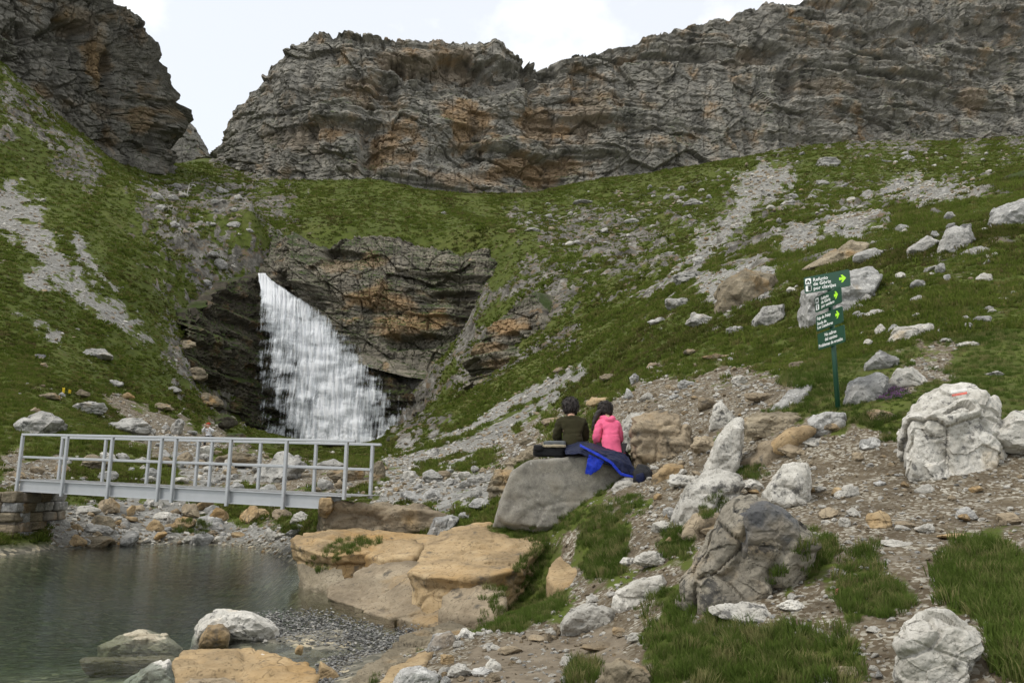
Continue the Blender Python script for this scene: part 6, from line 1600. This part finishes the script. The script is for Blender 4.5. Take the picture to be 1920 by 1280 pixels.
# pebble bar in the pool
def pebble_bar():
    rg = np.random.RandomState(5); pl = [(436,1160),(520,1145),(620,1148),(700,1170),(735,1190),(720,1200),(640,1205),(540,1195),(450,1185),(430,1172)]
    pl2 = [(600,1240),(680,1210),(760,1175),(800,1180),(720,1235),(640,1290),(590,1290)]
    x, y = rg.uniform(425, 805, 30000), rg.uniform(1140, 1290, 30000)
    ok = np.maximum(poly_sd(x, y, pl), poly_sd(x, y, pl2)) > rg.uniform(-10, 8, 30000)
    x, y = x[ok][:6500], y[ok][:6500]
    d = _F[None] + _CR[None] * ((x - 960) / FPX)[:, None] - _CU[None] * ((y - 640) / FPX)[:, None]
    q = d * ((WATER_Z + .03) / d[:, 2])[:, None]
    pts = np.stack([q[:, 0], q[:, 1], WATER_Z + rg.uniform(-.03, .035, len(x))], 1)
    n = len(pts); s = rg.uniform(.02, .06, n)
    return strew('pebbles', pts, np.stack([rg.uniform(-.4, .4, n), rg.uniform(-.4, .4, n), rg.uniform(0, 6.28, n)], 1), np.stack([s, s * .8, s * .6], 1), rg.randint(0, 10, n), variants('dark_pebbles', [bpy.data.objects.new('pebble', m) for m in shapes(6, 'grey_rock', 2, 400) + shapes(3, 'dark_rock', 2, 430) + shapes(1, 'white_rock', 2, 450)]), 'grey pebble bar reaching into the shallow pool')
pebble_bar()
# the stones too small to be told apart one by one
def rest_of_stones():
    rg = np.random.RandomState(9); a = np.array([s[3] for s in SMALL_STONES]); n = len(a); s = np.array([q[4] for q in SMALL_STONES])
    return strew('rubble', a - np.array([0, 0, .05]) * s[:, None], np.stack([rg.uniform(-.3, .3, n), rg.uniform(-.3, .3, n), rg.uniform(0, 6.28, n)], 1), np.stack([s, s * .85, s * .9], 1), rg.randint(0, 10, n), GRAVEL, 'small loose stones strewn over banks and slopes')
rest_of_stones()
# flowers, branch, scrap
def flower_mat(name, col):
    b = NB(name); t = b.attr('tip')
    return b.done(b.bsdf(b.mix(b.ramp(t, [(.55, 0.0), (.75, 1.0)]), (.05, .09, .02), col), .8, None, .1))
def flower_patch(name, outline, n, size, col, label, seed):
    m = flower_mat(name, col); coll = variants(name, [tuft(seed + k, 26, .5, .5, 1.0, .13, .4, m) for k in range(3)])
    rg = np.random.RandomState(seed); b_ = np.array(outline, float); pts = []; t = 0
    while len(pts) < n and t < n * 20:
        t += 1; x, y = rg.uniform(b_[:, 0].min(), b_[:, 0].max()), rg.uniform(b_[:, 1].min(), b_[:, 1].max())
        if poly_sd(np.array([x]), np.array([y]), outline)[0] < 0: continue
        pts.append(hit(x, y))
    k = len(pts); s = size * rg.uniform(.6, 1.2, k)
    return strew(name, pts, np.stack([rg.uniform(-.3, .3, k), rg.uniform(-.3, .3, k), rg.uniform(0, 6.28, k)], 1), np.stack([s, s, s], 1), rg.randint(0, 3, k), coll, label)
flower_patch('purple_flowers', [(1640,735),(1690,725),(1705,742),(1660,755),(1636,752)], 90, .075, (.22, .09, .24), 'low purple flowers beside the sign side rocks', 501)
flower_patch('yellow_flowers', [(1620,440),(1900,420),(1900,560),(1650,560)], 60, .05, (.70, .52, .04), 'yellow flowers dotted in the right slope grass', 511)
flower_patch('pink_flowers', [(1730,570),(1800,590),(1790,610),(1735,600)], 30, .06, (.55, .25, .28), 'pink flowers in the right slope grass', 521)
# tall yellow gentian on the left slope
M['leaf'] = flat_mat('gentian_leaf', (.07, .12, .03), .8, .2); M['petal'] = flat_mat('yellow_petal', (.72, .55, .05), .8, .2)
for px, py, hh, lb in ((118, 742, 15, 'taller yellow flower spike beside the brown boulder'), (130, 742, 11, 'shorter yellow flower spike beside the brown boulder')):
    p = hit(px, py); s = p[1] / FPX; g = empty('flower_spike', p); tag(g, lb, 'plant')
    mesh_obj('stem', cyl_between('stem', (0, 0, -.05), (0, 0, hh * s), .015, M['leaf'], 6), g)
    rg = np.random.RandomState(px)
    for k in range(5):
        me = tuft(700 + k + px, 12, .06, .05, .10, .035, .5, M['petal']).data
        o = mesh_obj('blossom', me, g); o.location = (0, 0, hh * s * (.45 + .12 * k))
    for k in range(6):
        a = k * 1.05; r = .28
        me = np_mesh('leaf', [(0, 0, .02), (r * .5 * math.cos(a) - .06 * math.sin(a), r * .5 * math.sin(a) + .06 * math.cos(a), .12), (r * math.cos(a), r * math.sin(a), .08), (r * .5 * math.cos(a) + .06 * math.sin(a), r * .5 * math.sin(a) - .06 * math.cos(a), .12)], [(0, 1, 2, 3)], M['leaf'])
        mesh_obj('leaf', me, g)
# bleached dead branch above the gorge
M['dead_wood'] = flat_mat('bleached_wood', (.42, .40, .36), .9, .1)
p = hit(350, 366); s = p[1] / FPX; g = empty('dead_branch', p); tag(g, 'bleached dead branch sticking up above the gorge', 'branch')
mesh_obj('branch', skin_mesh('branch', [(0, 0, -.2, .10), (2 * s, 0, 12 * s, .07), (4 * s, 0, 24 * s, .04), (9 * s, 0, 18 * s, .03), (-6 * s, 0, 9 * s, .04)], [(0, 1), (1, 2), (1, 3), (0, 4)], M['dead_wood'], 1), g)
# scrap of pink paper in the grass
p = hit(1567, 1119); me = np_mesh('paper_scrap', np.array([(0, 0, .01), (.022, 0, .03), (.026, .004, .055), (.004, .006, .05), (.012, -.006, .032)]), [(0, 1, 4), (1, 2, 4), (2, 3, 4), (3, 0, 4)], flat_mat('pink_paper', (.75, .22, .24), .7, .2))
o = mesh_obj('paper_scrap', me); o.location = p; tag(o, 'scrap of pink paper lying on the white gravel', 'paper')
